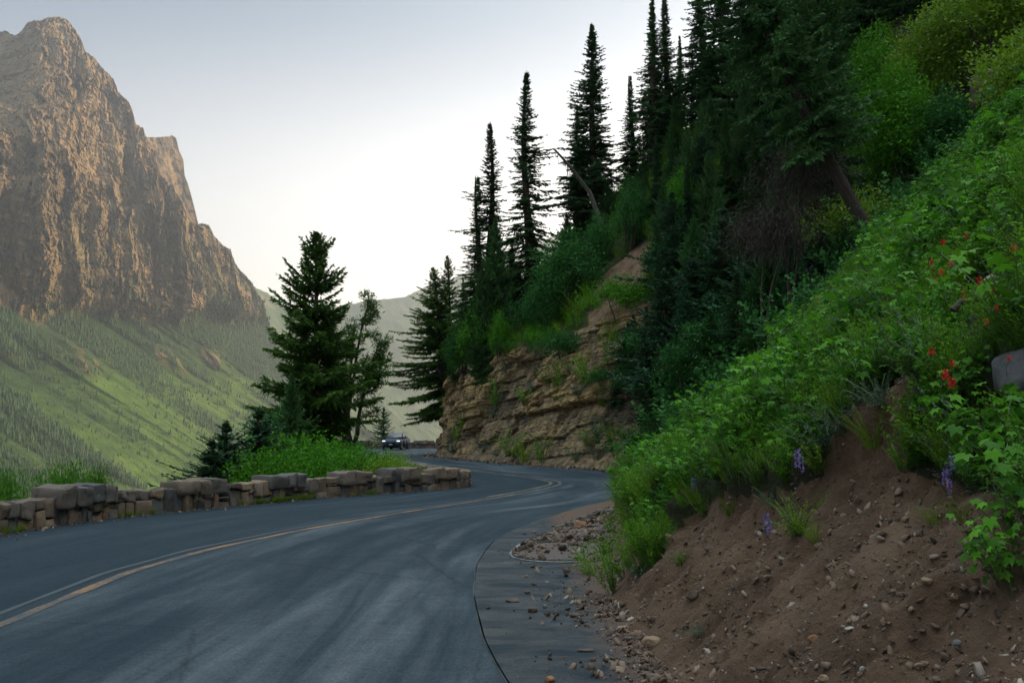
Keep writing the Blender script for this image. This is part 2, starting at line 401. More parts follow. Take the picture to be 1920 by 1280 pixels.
# soil / turf pattern: where the turf has slid off
DIRT = [(1228, 1300), (1195, 1215), (1150, 1165), (1180, 1120), (1240, 1045), (1265, 985), (1345, 930), (1440, 925), (1525, 905), (1545, 850), (1560, 790), (1640, 740),
        (1700, 700), (1725, 740), (1690, 800), (1700, 880), (1790, 905), (1850, 925), (1930, 930), (1990, 1300)]
DIRT2 = [(1120, 520), (1180, 470), (1225, 450), (1215, 560), (1185, 640), (1130, 640), (1100, 590)]
DIRT3 = [(1590, 420), (1700, 350), (1745, 375), (1665, 430), (1590, 520), (1510, 620), (1450, 640), (1530, 500)]
jit = 16*fbm(HV[:, 1]*1.3, HV[:, 2]*1.3, 0, 3, 41); jit2 = 16*fbm(HV[:, 1]*1.3, HV[:, 2]*1.3, 5, 3, 42)
hy = YY.ravel()
dirt = (in_poly(PX+jit, PY+jit2, DIRT) & (hy < 22)) | (in_poly(PX+jit, PY+jit2, DIRT2) & (hy > 30)) | ((SS.ravel() < 0.35+0.2*jit/16) & (hy < 40)) \
    | (in_poly(PX+jit, PY+jit2, DIRT3) & (hy < 30))
dirt |= (hy < 3.5) & (SS.ravel() < 3.2)
veg = 1-np.clip(dirt.astype(float)+cl.ravel(), 0, 1)
veg = np.clip(veg*(0.85+0.5*fbm(HV[:, 0]*.8, HV[:, 1]*.8, HV[:, 2]*.8, 3, 43)), 0, 1)
ht = (0.5+0.5*(0.4*(v1-.5)*2+0.2*(v2-.5)*2+0.5*(v3-.5)*2+0.3*(v4-.5)*2)*cl+0.35*fbm(HX*.6, HY*.6, HZ*.6, 3, 44)*(1-cl)).ravel()
me = mesh('hillside', HV, gridfaces(len(Y0), len(S), True), np.clip(ht, 0, 1))
addattr(me, 'veg', veg); addattr(me, 'cliff', cl.ravel())
m, n, l, b, o = newmat('hillside soil and rock'); P = pos(n)
dn = noise(n, l, 1.1, 9, 0.72, P); dr = ramp(n, [(0.25, (0.060, 0.036, 0.022)), (0.5, (0.150, 0.092, 0.056)), (0.75, (0.26, 0.170, 0.110))]); l.new(dn.outputs[0], dr.inputs[0])
vo = n.new('ShaderNodeTexVoronoi'); vo.inputs['Scale'].default_value = 26; l.new(P, vo.inputs['Vector'])
peb = ramp(n, [(0.0, 1.0), (0.12, 0.0)]); l.new(vo.outputs['Distance'], peb.inputs[0])
pc = ramp(n, [(0.0, (0.10, 0.065, 0.05)), (0.6, (0.22, 0.15, 0.10)), (0.9, (0.36, 0.28, 0.22))]); sx = n.new('ShaderNodeSeparateColor'); l.new(vo.outputs['Color'], sx.inputs[0]); l.new(sx.outputs[0], pc.inputs[0])
dcol = mix(n, l, peb.outputs[0], dr.outputs[0], pc.outputs[0])
rs = mapping(n, l, P, (1, 1, 5)); rn = noise(n, l, 0.8, 7, 0.65, rs)
rc = ramp(n, [(0.0, (0.045, 0.038, 0.032)), (0.36, (0.175, 0.130, 0.080)), (0.58, (0.34, 0.24, 0.125)), (0.78, (0.44, 0.30, 0.13)), (1.0, (0.52, 0.38, 0.18))])
tt = mth(n, l, 'ADD', mth(n, l, 'MULTIPLY', attr(n, 'tint'), 0.55), mth(n, l, 'MULTIPLY', rn.outputs[0], 0.75)); tt = mth(n, l, 'SUBTRACT', tt, 0.18)
l.new(tt, rc.inputs[0])
st = noise(n, l, 1.3, 4, 0.6, mapping(n, l, P, (2.5, 2.5, 0.25))); stn = ramp(n, [(0.42, 1.0), (0.62, 0.42)]); l.new(st.outputs[0], stn.inputs[0])
rcol = mix(n, l, 1.0, rc.outputs[0], stn.outputs[0], 'MULTIPLY')
c1 = mix(n, l, attr(n, 'cliff'), dcol, rcol)
gn = noise(n, l, 3.0, 5, 0.6, P); gc = ramp(n, [(0.3, (0.022, 0.020, 0.012)), (0.7, (0.040, 0.055, 0.016))]); l.new(gn.outputs[0], gc.inputs[0])
vr = ramp(n, [(0.35, 0.0), (0.6, 1.0)]); l.new(attr(n, 'veg'), vr.inputs[0])
l.new(mix(n, l, vr.outputs[0], c1, gc.outputs[0]), b.inputs['Base Color']); b.inputs['Roughness'].default_value = 0.93; b.inputs['Specular IOR Level'].default_value = 0.25
bn = noise(n, l, 9, 8, 0.7, P); hh = mth(n, l, 'ADD', bn.outputs[0], mth(n, l, 'MULTIPLY', peb.outputs[0], 0.35)); bump(n, l, b, hh, 0.13)
M['hill'] = m
fs = np.ones(len(me.polygons), bool); fs[(cl[:-1, :-1] > .5).ravel()] = False; me.polygons.foreach_set('use_smooth', fs)
hill = obj('hillside', me, m); tag(hill, kind='structure')
bvh = BVHTree.FromPolygons(HV.tolist(), gridfaces(len(Y0), len(S), True).tolist())
def gz(x, y):
    h = bvh.ray_cast(Vector((x, y, 200)), Vector((0, 0, -1)))
    return h[0].z if h[0] is not None else 0.0
def pick(px, py):
    """point of the hill seen at a pixel, and its normal"""
    h = bvh.ray_cast(Vector((0, 0, EYE)), Vector(ray(px, py)).normalized())
    if h[0] is None: return None, None
    nrm = h[1] if h[1].z > 0 else -h[1]
    return np.array(h[0]), np.array(nrm)

# ---- asphalt
Wp = WS[(WS[:, 1] > -31)]; Fp = np.stack([FX, Y0], 1)[::6]
polyg = [(-10.5, -30)]+[(x-0.18, y) for x, y in Wp]+[(32.5, 206)]+[(x+1.4, y) for x, y in Fp[::-1]]+[(2.2, -30)]
cln = [polyg[0]]
for p in polyg[1:]:
    if math.hypot(p[0]-cln[-1][0], p[1]-cln[-1][1]) > 0.05: cln.append(p)
tri = tessellate_polygon([[Vector((x, y, 0)) for x, y in cln]])
me = mesh('road', np.array([(x, y, 0.0) for x, y in cln]), np.array([t if (cln[t[1]][0]-cln[t[0]][0])*(cln[t[2]][1]-cln[t[0]][1])-(cln[t[1]][1]-cln[t[0]][1])*(cln[t[2]][0]-cln[t[0]][0]) > 0 else t[::-1] for t in tri]), smooth=False)
m, n, l, b, o = newmat('asphalt'); P = pos(n)
sp_ = n.new('ShaderNodeSeparateXYZ'); l.new(P, sp_.inputs[0])
fc_ = n.new('ShaderNodeFloatCurve'); cu = fc_.mapping.curves[0]; LANE = [(-5, -4.3), (8.2, -4.22), (15, -4.0), (24, -.85), (28, .5), (31.4, 1.6), (33, 1.75), (35.4, 1.2), (47, -2.7), (66, -8.4), (88, -10.4), (115, 0)]
for k_, (yy_, xx_) in enumerate(LANE):
    q_ = ((yy_+5)/120, (xx_+12)/15)
    if k_ == 0: cu.points[0].location = q_
    elif k_ == len(LANE)-1: cu.points[-1].location = q_
    else: cu.points.new(*q_)
fc_.mapping.update(); l.new(mth(n, l, 'DIVIDE', mth(n, l, 'ADD', sp_.outputs[1], 5), 120), fc_.inputs[1])
side_ = mth(n, l, 'SUBTRACT', mth(n, l, 'SUBTRACT', mth(n, l, 'MULTIPLY', fc_.outputs[0], 15), 12), sp_.outputs[0])      # metres left of the centre line
cx3 = n.new('ShaderNodeCombineXYZ'); l.new(side_, cx3.inputs[0]); l.new(sp_.outputs[1], cx3.inputs[1])
fine = noise(n, l, 38, 6, 0.8, P); big = noise(n, l, 0.62, 5, 0.6, mapping(n, l, cx3.outputs[0], (1.0, 0.20, 1)), dist=0.8)
worn = ramp(n, [(0.34, 0.0), (0.48, 0.35), (0.62, 1.0)]); l.new(big.outputs[0], worn.inputs[0])
streak = noise(n, l, 2.0, 5, 0.62, mapping(n, l, cx3.outputs[0], (1.0, 0.07, 1)), dist=0.35)
sk = ramp(n, [(0.38, 0.0), (0.72, 1.0)]); l.new(streak.outputs[0], sk.inputs[0])
wf = mth(n, l, 'MULTIPLY', worn.outputs[0], mth(n, l, 'ADD', mth(n, l, 'MULTIPLY', sk.outputs[0], 0.85), 0.15))
lm = n.new('ShaderNodeMapRange'); l.new(mth(n, l, 'ADD', side_, mth(n, l, 'MULTIPLY', streak.outputs[0], .5)), lm.inputs[0]); lm.inputs[1].default_value = .1; lm.inputs[2].default_value = .7; lm.inputs[3].default_value = 1.0; lm.inputs[4].default_value = 0.30
wf = mth(n, l, 'MULTIPLY', wf, lm.outputs[0])
c = mix(n, l, wf, (0.009, 0.023, 0.033), (0.105, 0.125, 0.138))
fr = ramp(n, [(0.28, 0.45), (0.72, 1.6)]); l.new(fine.outputs[0], fr.inputs[0])
c = mix(n, l, 1.0, c, fr.outputs[0], 'MULTIPLY')
mid = noise(n, l, 5.5, 5, 0.7, P); mf = ramp(n, [(0.3, 0.70), (0.7, 1.30)]); mid2 = noise(n, l, 15, 3, 0.8, P); l.new(mth(n, l, 'ADD', mth(n, l, 'MULTIPLY', mid.outputs[0], .5), mth(n, l, 'MULTIPLY', mid2.outputs[0], .5)), mf.inputs[0]); c = mix(n, l, 1.0, c, mf.outputs[0], 'MULTIPLY')
vc = n.new('ShaderNodeTexVoronoi'); vc.feature = 'DISTANCE_TO_EDGE'; vc.inputs['Scale'].default_value = .33; l.new(mix(n, l, .12, P, mid.outputs[1]), vc.inputs['Vector'])
ck = ramp(n, [(0.0, 0.45), (0.006, 1.0)]); l.new(vc.outputs[0], ck.inputs[0]); c = mix(n, l, .6, c, ck.outputs[0], 'MULTIPLY'); l.new(c, b.inputs['Base Color'])
rr = n.new('ShaderNodeMapRange'); l.new(big.outputs[0], rr.inputs[0]); rr.inputs[3].default_value = 0.72; rr.inputs[4].default_value = 0.9
l.new(rr.outputs[0], b.inputs['Roughness']); b.inputs['Specular IOR Level'].default_value = 0.12; bump(n, l, b, fine.outputs[0], 0.006)
M['asphalt'] = m
road = obj('road', me, m); tag(road, kind='structure')
# ---- strips lying on the asphalt
def strip(pts, width, z, name, mat, wob=0.0, seed=0, frag=0.0, step=0.12):
    P_ = smooth_poly(np.array(pts, float), step, 12); t = np.gradient(P_, axis=0); t /= np.hypot(t[:, 0], t[:, 1])[:, None]; nr = np.stack([-t[:, 1], t[:, 0]], 1)
    q = np.arange(len(P_))*step
    P_ = P_+nr*(wob*fbm(q*0.5, 0*q, 0, 3, seed))[:, None]
    wd = width*(1+0.25*vnoise(q*2.1, 0*q, 0, seed+1))[:, None]/2
    v = np.concatenate([P_+nr*wd, P_-nr*wd]); v = np.column_stack([v, np.full(len(v), z)]); k = len(P_); i = np.arange(k-1)
    f = np.stack([i, i+k, i+k+1, i+1], 1)
    if frag: f = f[(vnoise(i*0.35, 0*i, 0, seed+2) > frag-1)]
    return mesh(name, v, f, smooth=False)
cp = [ground(*p)[:2] for p in [(-260, 1262), (0, 1172), (120, 1122), (240, 1072), (380, 1032), (560, 994), (720, 966), (860, 944), (950, 930), (1005, 919)]]
cp += [(1.55, 31.0), (1.75, 33.0), (1.2, 35.4), (-0.3, 39.5), (-2.7, 47), (-5.4, 56), (-8.4, 66), (-10.2, 76), (-10.4, 88), (-8.5, 98), (-4, 106), (2.5, 119)]
cp = np.array(cp)
def paintmat(name, c, lo, hi):
    m, n, l, b, o = newmat(name); P = pos(n)
    nz = noise(n, l, 16, 6, 0.75, P); n2 = noise(n, l, 1.1, 3, 0.5, P)
    f = ramp(n, [(lo, 0.0), (hi, 1.0)]); l.new(mth(n, l, 'ADD', mth(n, l, 'MULTIPLY', nz.outputs[0], 0.6), mth(n, l, 'MULTIPLY', n2.outputs[0], 0.4)), f.inputs[0])
    fn = noise(n, l, 55, 4, 0.7, P); ac = mix(n, l, fn.outputs[0], (0.007, 0.017, 0.024), (0.048, 0.060, 0.068))
    l.new(mix(n, l, f.outputs[0], ac, c), b.inputs['Base Color']); b.inputs['Roughness'].default_value = 0.75; return m
M['yellow'] = paintmat('worn yellow road paint', (0.34, 0.155, 0.03), 0.44, 0.64)
M['yellow2'] = paintmat('pale yellow road paint', (0.30, 0.22, 0.11), 0.46, 0.64)
M['oldpaint'] = paintmat('faded white road paint', (0.08, 0.09, 0.095), 0.58, 0.74)
M['seam'] = paintmat('dark asphalt seam', (0.014, 0.021, 0.026), 0.50, 0.62)
tag(obj('road_marking', strip(cp[:10], 0.11, 0.004, 'yellow line', M['yellow'], 0.02, 51), M['yellow']), kind='structure')
off = lambda P_, k: np.stack([P_[:, 0]-k*np.gradient(P_, axis=0)[:, 1]/np.hypot(*np.gradient(P_, axis=0).T), P_[:, 1]+k*np.gradient(P_, axis=0)[:, 0]/np.hypot(*np.gradient(P_, axis=0).T)], 1)
tag(obj('road_marking', strip(off(cp[:10], 0.24), 0.07, 0.004, 'old line', M['oldpaint'], 0.03, 52), M['oldpaint']), kind='structure')
cs = smooth_poly(cp[7:], 0.8, 6)
tag(obj('road_marking', strip(cs[3:], 0.10, 0.008, 'double line', M['yellow2'], 0.01, 53), M['yellow2']), kind='structure')
tag(obj('road_marking', strip(off(cs, 0.30)[3:], 0.10, 0.008, 'double line', M['yellow2'], 0.01, 54), M['yellow2']), kind='structure')
tag(obj('road_marking', strip([ground(*p)[:2] for p in [(856, 884), (905, 885), (960, 889), (990, 893)]], 0.10, 0.012, 'white line', M['oldpaint'], 0.0, 57), M['oldpaint']), kind='structure')
sp = [ground(*p)[:2] for p in [(985, 1330), (935, 1262), (900, 1190), (888, 1120), (892, 1060), (915, 1020), (960, 995), (1030, 968), (1100, 948), (1160, 934)]]
tag(obj('road_seam', strip(sp, 0.012, 0.004, 'seam', M['seam'], 0.05, 55), M['seam']), kind='structure')

# ---- patched shoulder between the seam and the bank: darker, silty asphalt
sps = smooth_poly(np.array(sp), 0.12, 12); k = len(sps)
fx = np.interp(sps[:, 1], Y0, FX)+0.6
vL = np.column_stack([sps, np.full(k, 0.004)]); vR = np.column_stack([fx, sps[:, 1], np.full(k, 0.004)])
i = np.arange(k-1)
m, n, l, b, o = newmat('silty shoulder asphalt'); P = pos(n)
fine = noise(n, l, 60, 5, 0.7, P); silt = noise(n, l, 1.5, 6, 0.65, mapping(n, l, P, (1.0, 1.7, 1)), dist=.8); 
sr = ramp(n, [(0.40, 0.0), (0.75, 1.0)]); l.new(silt.outputs[0], sr.inputs[0])
sxyz = n.new('ShaderNodeSeparateXYZ'); l.new(P, sxyz.inputs[0])
br = n.new('ShaderNodeMapRange'); l.new(sxyz.outputs[0], br.inputs[0]); br.inputs[1].default_value = -0.1; br.inputs[2].default_value = 1.0
bro = noise(n, l, 4, 6, 0.7, P); brf = ramp(n, [(0.62, 0.0), (0.95, 1.0)]); l.new(mth(n, l, 'MULTIPLY', br.outputs[0], mth(n, l, 'ADD', bro.outputs[0], 0.5)), brf.inputs[0])
c = mix(n, l, sr.outputs[0], (0.016, 0.028, 0.036), (0.085, 0.088, 0.086)); c = mix(n, l, brf.outputs[0], c, (0.11, 0.07, 0.05))
fr = ramp(n, [(0.25, 0.6), (0.75, 1.4)]); l.new(fine.outputs[0], fr.inputs[0]); c = mix(n, l, 1.0, c, fr.outputs[0], 'MULTIPLY')
l.new(c, b.inputs['Base Color']); b.inputs['Roughness'].default_value = 0.75; b.inputs['Specular IOR Level'].default_value = 0.15
wv = n.new('ShaderNodeTexWave'); wv.wave_type = 'BANDS'; wv.bands_direction = 'Y'; wv.inputs['Scale'].default_value = 0.9; wv.inputs['Distortion'].default_value = 12; wv.inputs['Detail'].default_value = 3; l.new(P, wv.inputs['Vector'])
bump(n, l, b, mth(n, l, 'ADD', mth(n, l, 'MULTIPLY', wv.outputs[0], 0.12), fine.outputs[0]), 0.012)
M['shoulder'] = m
tag(obj('shoulder', mesh('shoulder', np.concatenate([vL, vR]), np.stack([i, i+k, i+k+1, i+1], 1), smooth=False), m), kind='structure')
# ---- puddle and mud fan on the shoulder
def blob(poly, z, name, mat, hump=0.0, seed=0, step=0.05):
    P_ = smooth_poly(np.array(list(poly)+[poly[0]], float), 0.08, 2)
    x0, y0 = P_.min(0); x1, y1 = P_.max(0); gx, gy = np.meshgrid(np.arange(x0, x1, step), np.arange(y0, y1, step*2))
    ins = in_poly(gx+0.05*vnoise(gx*6, gy*3, 0, seed), gy+0.12*vnoise(gx*6, gy*3, 3, seed), [tuple(p) for p in P_])
    dd = np.full(gx.shape, 9.0)
    for q in P_[::2]: dd = np.minimum(dd, np.hypot(gx-q[0], gy-q[1]))
    zz = z+hump*np.clip(dd/0.35, 0, 1)*(0.5+0.7*fbm(gx*3, gy*3, 0, 4, seed+1)) if hump else np.full(gx.shape, z)
    v = np.stack([gx, gy, zz], -1).reshape(-1, 3); f = gridfaces(gx.shape[0], gx.shape[1]); f = f[ins.ravel()[f].all(1)]
    return mesh(name, v, f)
g2 = lambda pts: [tuple(ground(*p)[:2]) for p in pts]
M['water'] = plain('muddy water', (0.05, 0.055, 0.055), 0.06, spec=0.9)
m, n, l, b, o = newmat('wet mud'); P = pos(n); nz = noise(n, l, 7, 7, 0.7, P); r = ramp(n, [(0.3, (0.020, 0.015, 0.012)), (0.7, (0.10, 0.072, 0.055))]); l.new(nz.outputs[0], r.inputs[0])
l.new(r.outputs[0], b.inputs['Base Color']); b.inputs['Roughness'].default_value = 0.5; bump(n, l, b, nz.outputs[0], 0.05); M['mud'] = m
tag(obj('puddle', blob(g2([(948, 1043), (965, 1026), (985, 1012), (1040, 988), (1090, 968), (1120, 955), (1150, 948), (1175, 960), (1180, 1000), (1170, 1050), (1100, 1056), (1010, 1056)]), 0.009, 'puddle', M['water'], 0, 61), M['water']), kind='structure')
M['silt'] = paintmat('pale dried silt', (0.26, 0.27, 0.26), 0.44, 0.58)
tag(obj('silt_rim', strip(g2([(1100, 1054), (1060, 1056), (1010, 1055), (970, 1051), (951, 1044), (956, 1034), (975, 1020), (1000, 1008), (985, 1014)]), .045, .012, 'silt', M['silt'], .02, 66), M['silt']), kind='structure')
tag(obj('mud_bank', blob(g2([(956, 1042), (985, 1022), (1050, 1016), (1110, 1018), (1175, 1020), (1180, 1048), (1080, 1052), (1000, 1050)]), 0.004, 'mud', M['mud'], 0.055, 62), M['mud']), kind='structure')
tag(obj('mud_bank', blob(g2([(985, 1013), (1030, 996), (1085, 985), (1140, 975), (1180, 985), (1180, 1008), (1090, 1006), (1020, 1012)]), 0.004, 'mud', M['mud'], 0.05, 63), M['mud']), kind='structure')
tag(obj('mud_bank', blob(g2([(1010, 996), (1060, 976), (1115, 956), (1150, 946), (1165, 955), (1110, 968), (1060, 985)]), 0.004, 'mud', M['mud'], 0.028, 64), M['mud']), kind='structure')

# ---- the drop beyond the wall
gx, gy = np.meshgrid(np.concatenate([np.arange(-700, -60, 12.0), np.arange(-60, -24, 2.0), np.arange(-24, 3, 0.45), np.arange(3, 40, 3.0)]),
                     np.concatenate([np.arange(-260, -30, 10.0), np.arange(-30, 8, 2.0), np.arange(8, 125, 0.5), np.arange(125, 420, 8.0)]))
dd = np.full(gx.shape, 1e9)
WD = np.concatenate([WS[::2], [(-10.5, -100), (-10.5, -260), (60, 420)]])
for q in WD: dd = np.minimum(dd, np.hypot(gx-q[0], gy-q[1]))
pv = [(-10.5, -400)]+[tuple(p) for p in W]+[(90, 430), (300, 430), (300, -400)]
inside = in_poly(gx, gy, pv)
zz = -0.10-0.16*np.clip(dd-0.3, 0, 3)-0.55*np.clip(dd-3.3, 0, 12)-0.85*np.clip(dd-15, 0, 1e9)
zz += 0.12*fbm(gx*.5, gy*.5, 0, 3, 71)*np.clip(dd, 0, 1)+6*fbm(gx*.03, gy*.03, 0, 3, 72)*np.clip((dd-15)/40, 0, 1)
zz = np.where(inside, -0.06-0.3*np.clip(dd, 0, 1), zz); zz = np.clip(zz, -425, 5)
SV = np.stack([gx, gy, zz], -1).reshape(-1, 3)
m, n, l, b, o = newmat('grassy slope'); P = pos(n); nz = noise(n, l, 0.7, 7, 0.65, P); r = ramp(n, [(0.3, (0.05, 0.04, 0.022)), (0.5, (0.03, 0.055, 0.016)), (0.7, (0.06, 0.10, 0.024))]); l.new(nz.outputs[0], r.inputs[0])
l.new(r.outputs[0], b.inputs['Base Color']); b.inputs['Roughness'].default_value = 0.95; bump(n, l, b, nz.outputs[0], 0.1); M['slope'] = m
tag(obj('lower_slope', mesh('lower slope', SV, gridfaces(*gx.shape)), m), kind='structure')
def lz(x, y):
    d_ = np.hypot(WD[:, 0]-x, WD[:, 1]-y).min(); return -0.10-0.16*min(max(d_-0.3, 0), 3)-0.55*min(max(d_-3.3, 0), 12)-0.85*max(d_-15, 0)
# ---- valley floor
m, n, l, b, o = newmat('valley woodland floor'); P = pos(n); nz = noise(n, l, 0.01, 8, 0.65, P); r = ramp(n, [(0.35, (0.02, 0.045, 0.016)), (0.65, (0.06, 0.09, 0.03))]); l.new(nz.outputs[0], r.inputs[0])
l.new(r.outputs[0], b.inputs['Base Color']); b.inputs['Roughness'].default_value = 0.95; M['valley'] = m
tag(obj('valley_floor', mesh('valley floor', [(-16000, -6000, -430), (16000, -6000, -430), (16000, 24000, -430), (-16000, 24000, -430)], np.array([[0, 1, 2, 3]])), m), kind='structure')

# ---- mountains
def mountain(name, sil, base_e, c0, a, z1, t1_, t2_, rib, ncol, nrow, mat, seed, forest=None, zb=None, jag=3.0, stretch=1.0, reverse=None, back=900.0):
    sil = np.array(sil, float); px = np.linspace(sil[0, 0], sil[-1, 0], ncol); py = np.interp(px, sil[:, 0], sil[:, 1])
    py = py+jag*(fbm(px*0.06, 0*px, 0, 4, seed+1)+0.5*vnoise(px*0.7, 0*px, 0, seed+2))
    u = (px-960)/F; v = (640-py)/F
    er = (ST+v*CT)/(CT-v*ST)                     # elevation tangent of the crest
    t = np.linspace(0, 1, nrow)[:, None]
    e = base_e+(er-base_e)[None, :]*t
    mm = (u/(CT-v*ST))[None, :]+0*e
    nx_, ny_ = math.cos(math.atan(a)), -math.sin(math.atan(a))
    D = np.full(e.shape, c0/(a-mm))
    zb = zb or (lambda s: 0*s+z1)
    rr = 0; 
    for it in range(28):
        z = e*D; s = D*(ny_*-mm+nx_)*1.0      # coordinate along the contour
        zz1 = zb(s)
        run = np.where(z < zz1, z/t1_, zz1/t1_+(z-zz1)/t2_)
        if it % 9 == 0 or it == 27: rr = rib(s, z, zz1, e, px[None, :]+0*e)
        D = 0.5*D+0.5*(c0+run/nx_-rr)/(a-mm)
    X = mm*D; Yv = D; Z = e*D+EYE
    V = np.stack([X, Yv, Z], -1)
    # back side so that the mountain is solid
    bk = V[-1].copy(); bk[:, 0] -= nx_*back; bk[:, 1] -= ny_*back; bk[:, 2] -= back*0.9
    b2 = bk.copy(); b2[:, 2] = -429; 
    V = np.concatenate([V, bk[None], b2[None]], 0)
    return V, px, e, D, s, Z
M1 = [(-420, 120), (-250, 95), (-120, 100), (-40, 50), (0, 58), (12, 60), (25, 68), (42, 60), (50, 46), (62, 39), (80, 37), (90, 32), (112, 33), (128, 40), (150, 68), (160, 98), (175, 108), (192, 128), (212, 148), (222, 172), (238, 186), (247, 200), (255, 232),
      (268, 238), (276, 262), (288, 276), (295, 305), (302, 330), (322, 345), (338, 372), (352, 405), (362, 420), (378, 419), (392, 421), (400, 440), (418, 462), (432, 466), (440, 490), (458, 514), (472, 530), (483, 552), (494, 566),
      (500, 590), (507, 620), (516, 642), (522, 662), (545, 700), (580, 742), (620, 775), (680, 806), (760, 838), (820, 860)]
def rib1(s, z, zb, e, px):
    c = sstep(-30, 60, z-zb); sl = s+0.12*z                 # ribs lean down to the right
    w_ = 60*fbm(sl/500, z/700, 0, 3, 101)
    w2 = 14*fbm(s/120, z/160, 5, 3, 119); sl = s-0.12*z-0.33*np.clip(z-650, 0, 2000)
    r = c*(190*fbm((sl+w_)/440, z/1500, 0, 3, 102, ridge=True)+78*fbm((sl+w2+w_*.3)/95, z/620, 0, 3, 103, ridge=True)+36*fbm((sl+w2)/33, z/260, 0, 3, 104, ridge=True)+9*fbm((sl+w2)/12, z/90, 0, 2, 114))
    r += c*(9*((z+30*fbm(s/200, z/300, 0, 3, 105))/85 % 1)*sstep(-.2, .4, fbm(s/150, z/90, 0, 2, 115))+4*((z/21+fbm(s/90, 0*z, 0, 2, 106)) % 1))
    r += c*10*fbm(s/16, z/22, 0, 3, 107)
    q1, g1 = cells((sl+w2)/90, z/380, 116); q2, g2_ = cells((sl+w2)/30, z/120, 117); q3, g3 = cells(s/11, z/26, 118)
    r += c*(58*(q1-.5)-24*np.exp(-(g1/.06)**2)+19*(q2-.5)-8*np.exp(-(g2_/.08)**2)+6*(q3-.5))
    # western shoulder of the summit turns away from the light
    r -= c*430*sstep(110, -90, px)*sstep(0.26, 0.40, e)
    # lower green slope: shallow gullies running down and a broken cliff band
    lo = 1-c
    r += lo*(42*fbm((s+0.9*z)/260, z/800, 0, 4, 108, ridge=True)+9*fbm((s+1.0*z)/42, z/200, 0, 3, 109, ridge=True))
    band = np.exp(-((z-zb+120+30*fbm(s/200, 0*z, 0, 3, 110))/38)**2)*sstep(0.0, 0.45, fbm(s/110, 0*z+3, 0, 3, 111))
    r += band*lo*34
    return r
zb1 = lambda s: 372+0.06*(s-2600)+70*fbm(s/420, 0*s, 0, 3, 112)+26*fbm(s/70, 0*s, 0, 3, 113)
V1, px1, e1_, D1, s1, Z1 = mountain('mountain', M1, -0.16, 2208, .49, 360, .84, 1.9, rib1, 640, 460, None, 120, zb=zb1, jag=3.5)
nr = V1.shape[0]
zrel = Z1-zb1(s1)
slope = np.gradient(Z1, axis=0)/(np.abs(np.gradient(D1, axis=0))+1e-3)
g = 0.5*fbm((s1+.8*Z1)/120, Z1/160, 0, 4, 130)
bandm = np.exp(-((zrel+120+30*fbm(s1/200, 0*Z1, 0, 3, 110))/34)**2)*sstep(-0.05, 0.35, fbm(s1/110, 0*Z1+3, 0, 3, 111)+0.2*fbm(s1/30, Z1/60, 0, 3, 131))
veg1 = sstep(30, -25, zrel+80*g)*(1-0.8*bandm*sstep(-.10, .3, fbm(s1/26, Z1/60, 0, 3, 136)))
veg1 = np.maximum(veg1, 0.8*sstep(1.6, 0.8, slope)*sstep(500, 100, zrel)*sstep(-.1, .3, g+0.1))
meadow = sstep(-150, -230, zrel+110*fbm((s1+.9*Z1)/160, Z1/300, 0, 4, 132))*sstep(-0.35, 0.25, fbm((s1+.9*Z1)/90, Z1/420, 0, 4, 133)+0.25*sstep(150, 420, px1[None, :]+0*Z1))
pmx, pmy, _pd = proj(V1[:-2]); zone = np.exp(-((pmx-330-.35*(pmy-800))/190)**2)*sstep(640, 740, pmy+60*fbm(s1/200, Z1/200, 0, 3, 134))
meadow = np.clip(meadow*(.25+1.1*zone)+.75*zone*sstep(-.45, .1, fbm((s1+.9*Z1)/70, Z1/420, 0, 4, 135)), 0, 1)
pad = lambda a: np.concatenate([a, a[-1:], a[-1:]], 0).ravel()
m, n, l, b, o = newmat('mountain rock and meadow'); P = pos(n)
vv = mapping(n, l, P, (1, 1, 0.32)); rn = noise(n, l, 0.012, 9, 0.68, vv); rn2 = noise(n, l, 0.045, 6, 0.65, mapping(n, l, P, (1, 1, 3.0)))
rc = ramp(n, [(0.25, (0.045, 0.036, 0.026)), (0.45, (0.12, 0.086, 0.050)), (0.6, (0.23, 0.160, 0.086)), (0.8, (0.40, 0.285, 0.155))])
l.new(mth(n, l, 'ADD', mth(n, l, 'MULTIPLY', rn.outputs[0], 0.65), mth(n, l, 'MULTIPLY', rn2.outputs[0], 0.35)), rc.inputs[0])
fn = noise(n, l, 0.02, 8, 0.65, P); fc = ramp(n, [(0.35, (0.012, 0.030, 0.013)), (0.65, (0.028, 0.058, 0.018))]); l.new(fn.outputs[0], fc.inputs[0])
mc = ramp(n, [(0.35, (0.034, 0.076, 0.016)), (0.65, (0.080, 0.135, 0.024))]); l.new(fn.outputs[0], mc.inputs[0])
gcol = mix(n, l, attr(n, 'meadow'), fc.outputs[0], mc.outputs[0])
l.new(mix(n, l, attr(n, 'veg'), rc.outputs[0], gcol), b.inputs['Base Color']); b.inputs['Roughness'].default_value = 0.95; b.inputs['Specular IOR Level'].default_value = 0.1
rn3 = noise(n, l, 0.14, 6, 0.7, mapping(n, l, P, (1, 1, .5)))
bump(n, l, b, mth(n, l, 'ADD', mth(n, l, 'ADD', rn.outputs[0], mth(n, l, 'MULTIPLY', rn2.outputs[0], 0.4)), mth(n, l, 'MULTIPLY', rn3.outputs[0], 0.35)), 26, 1.0); M['mountain'] = m
me = mesh('mountain', V1.reshape(-1, 3), gridfaces(nr, len(px1)))
addattr(me, 'veg', pad(veg1)); addattr(me, 'meadow', pad(meadow)); me.polygons.foreach_set('use_smooth', np.zeros(len(me.polygons), bool))
tag(obj('mountain', me, m), kind='structure')
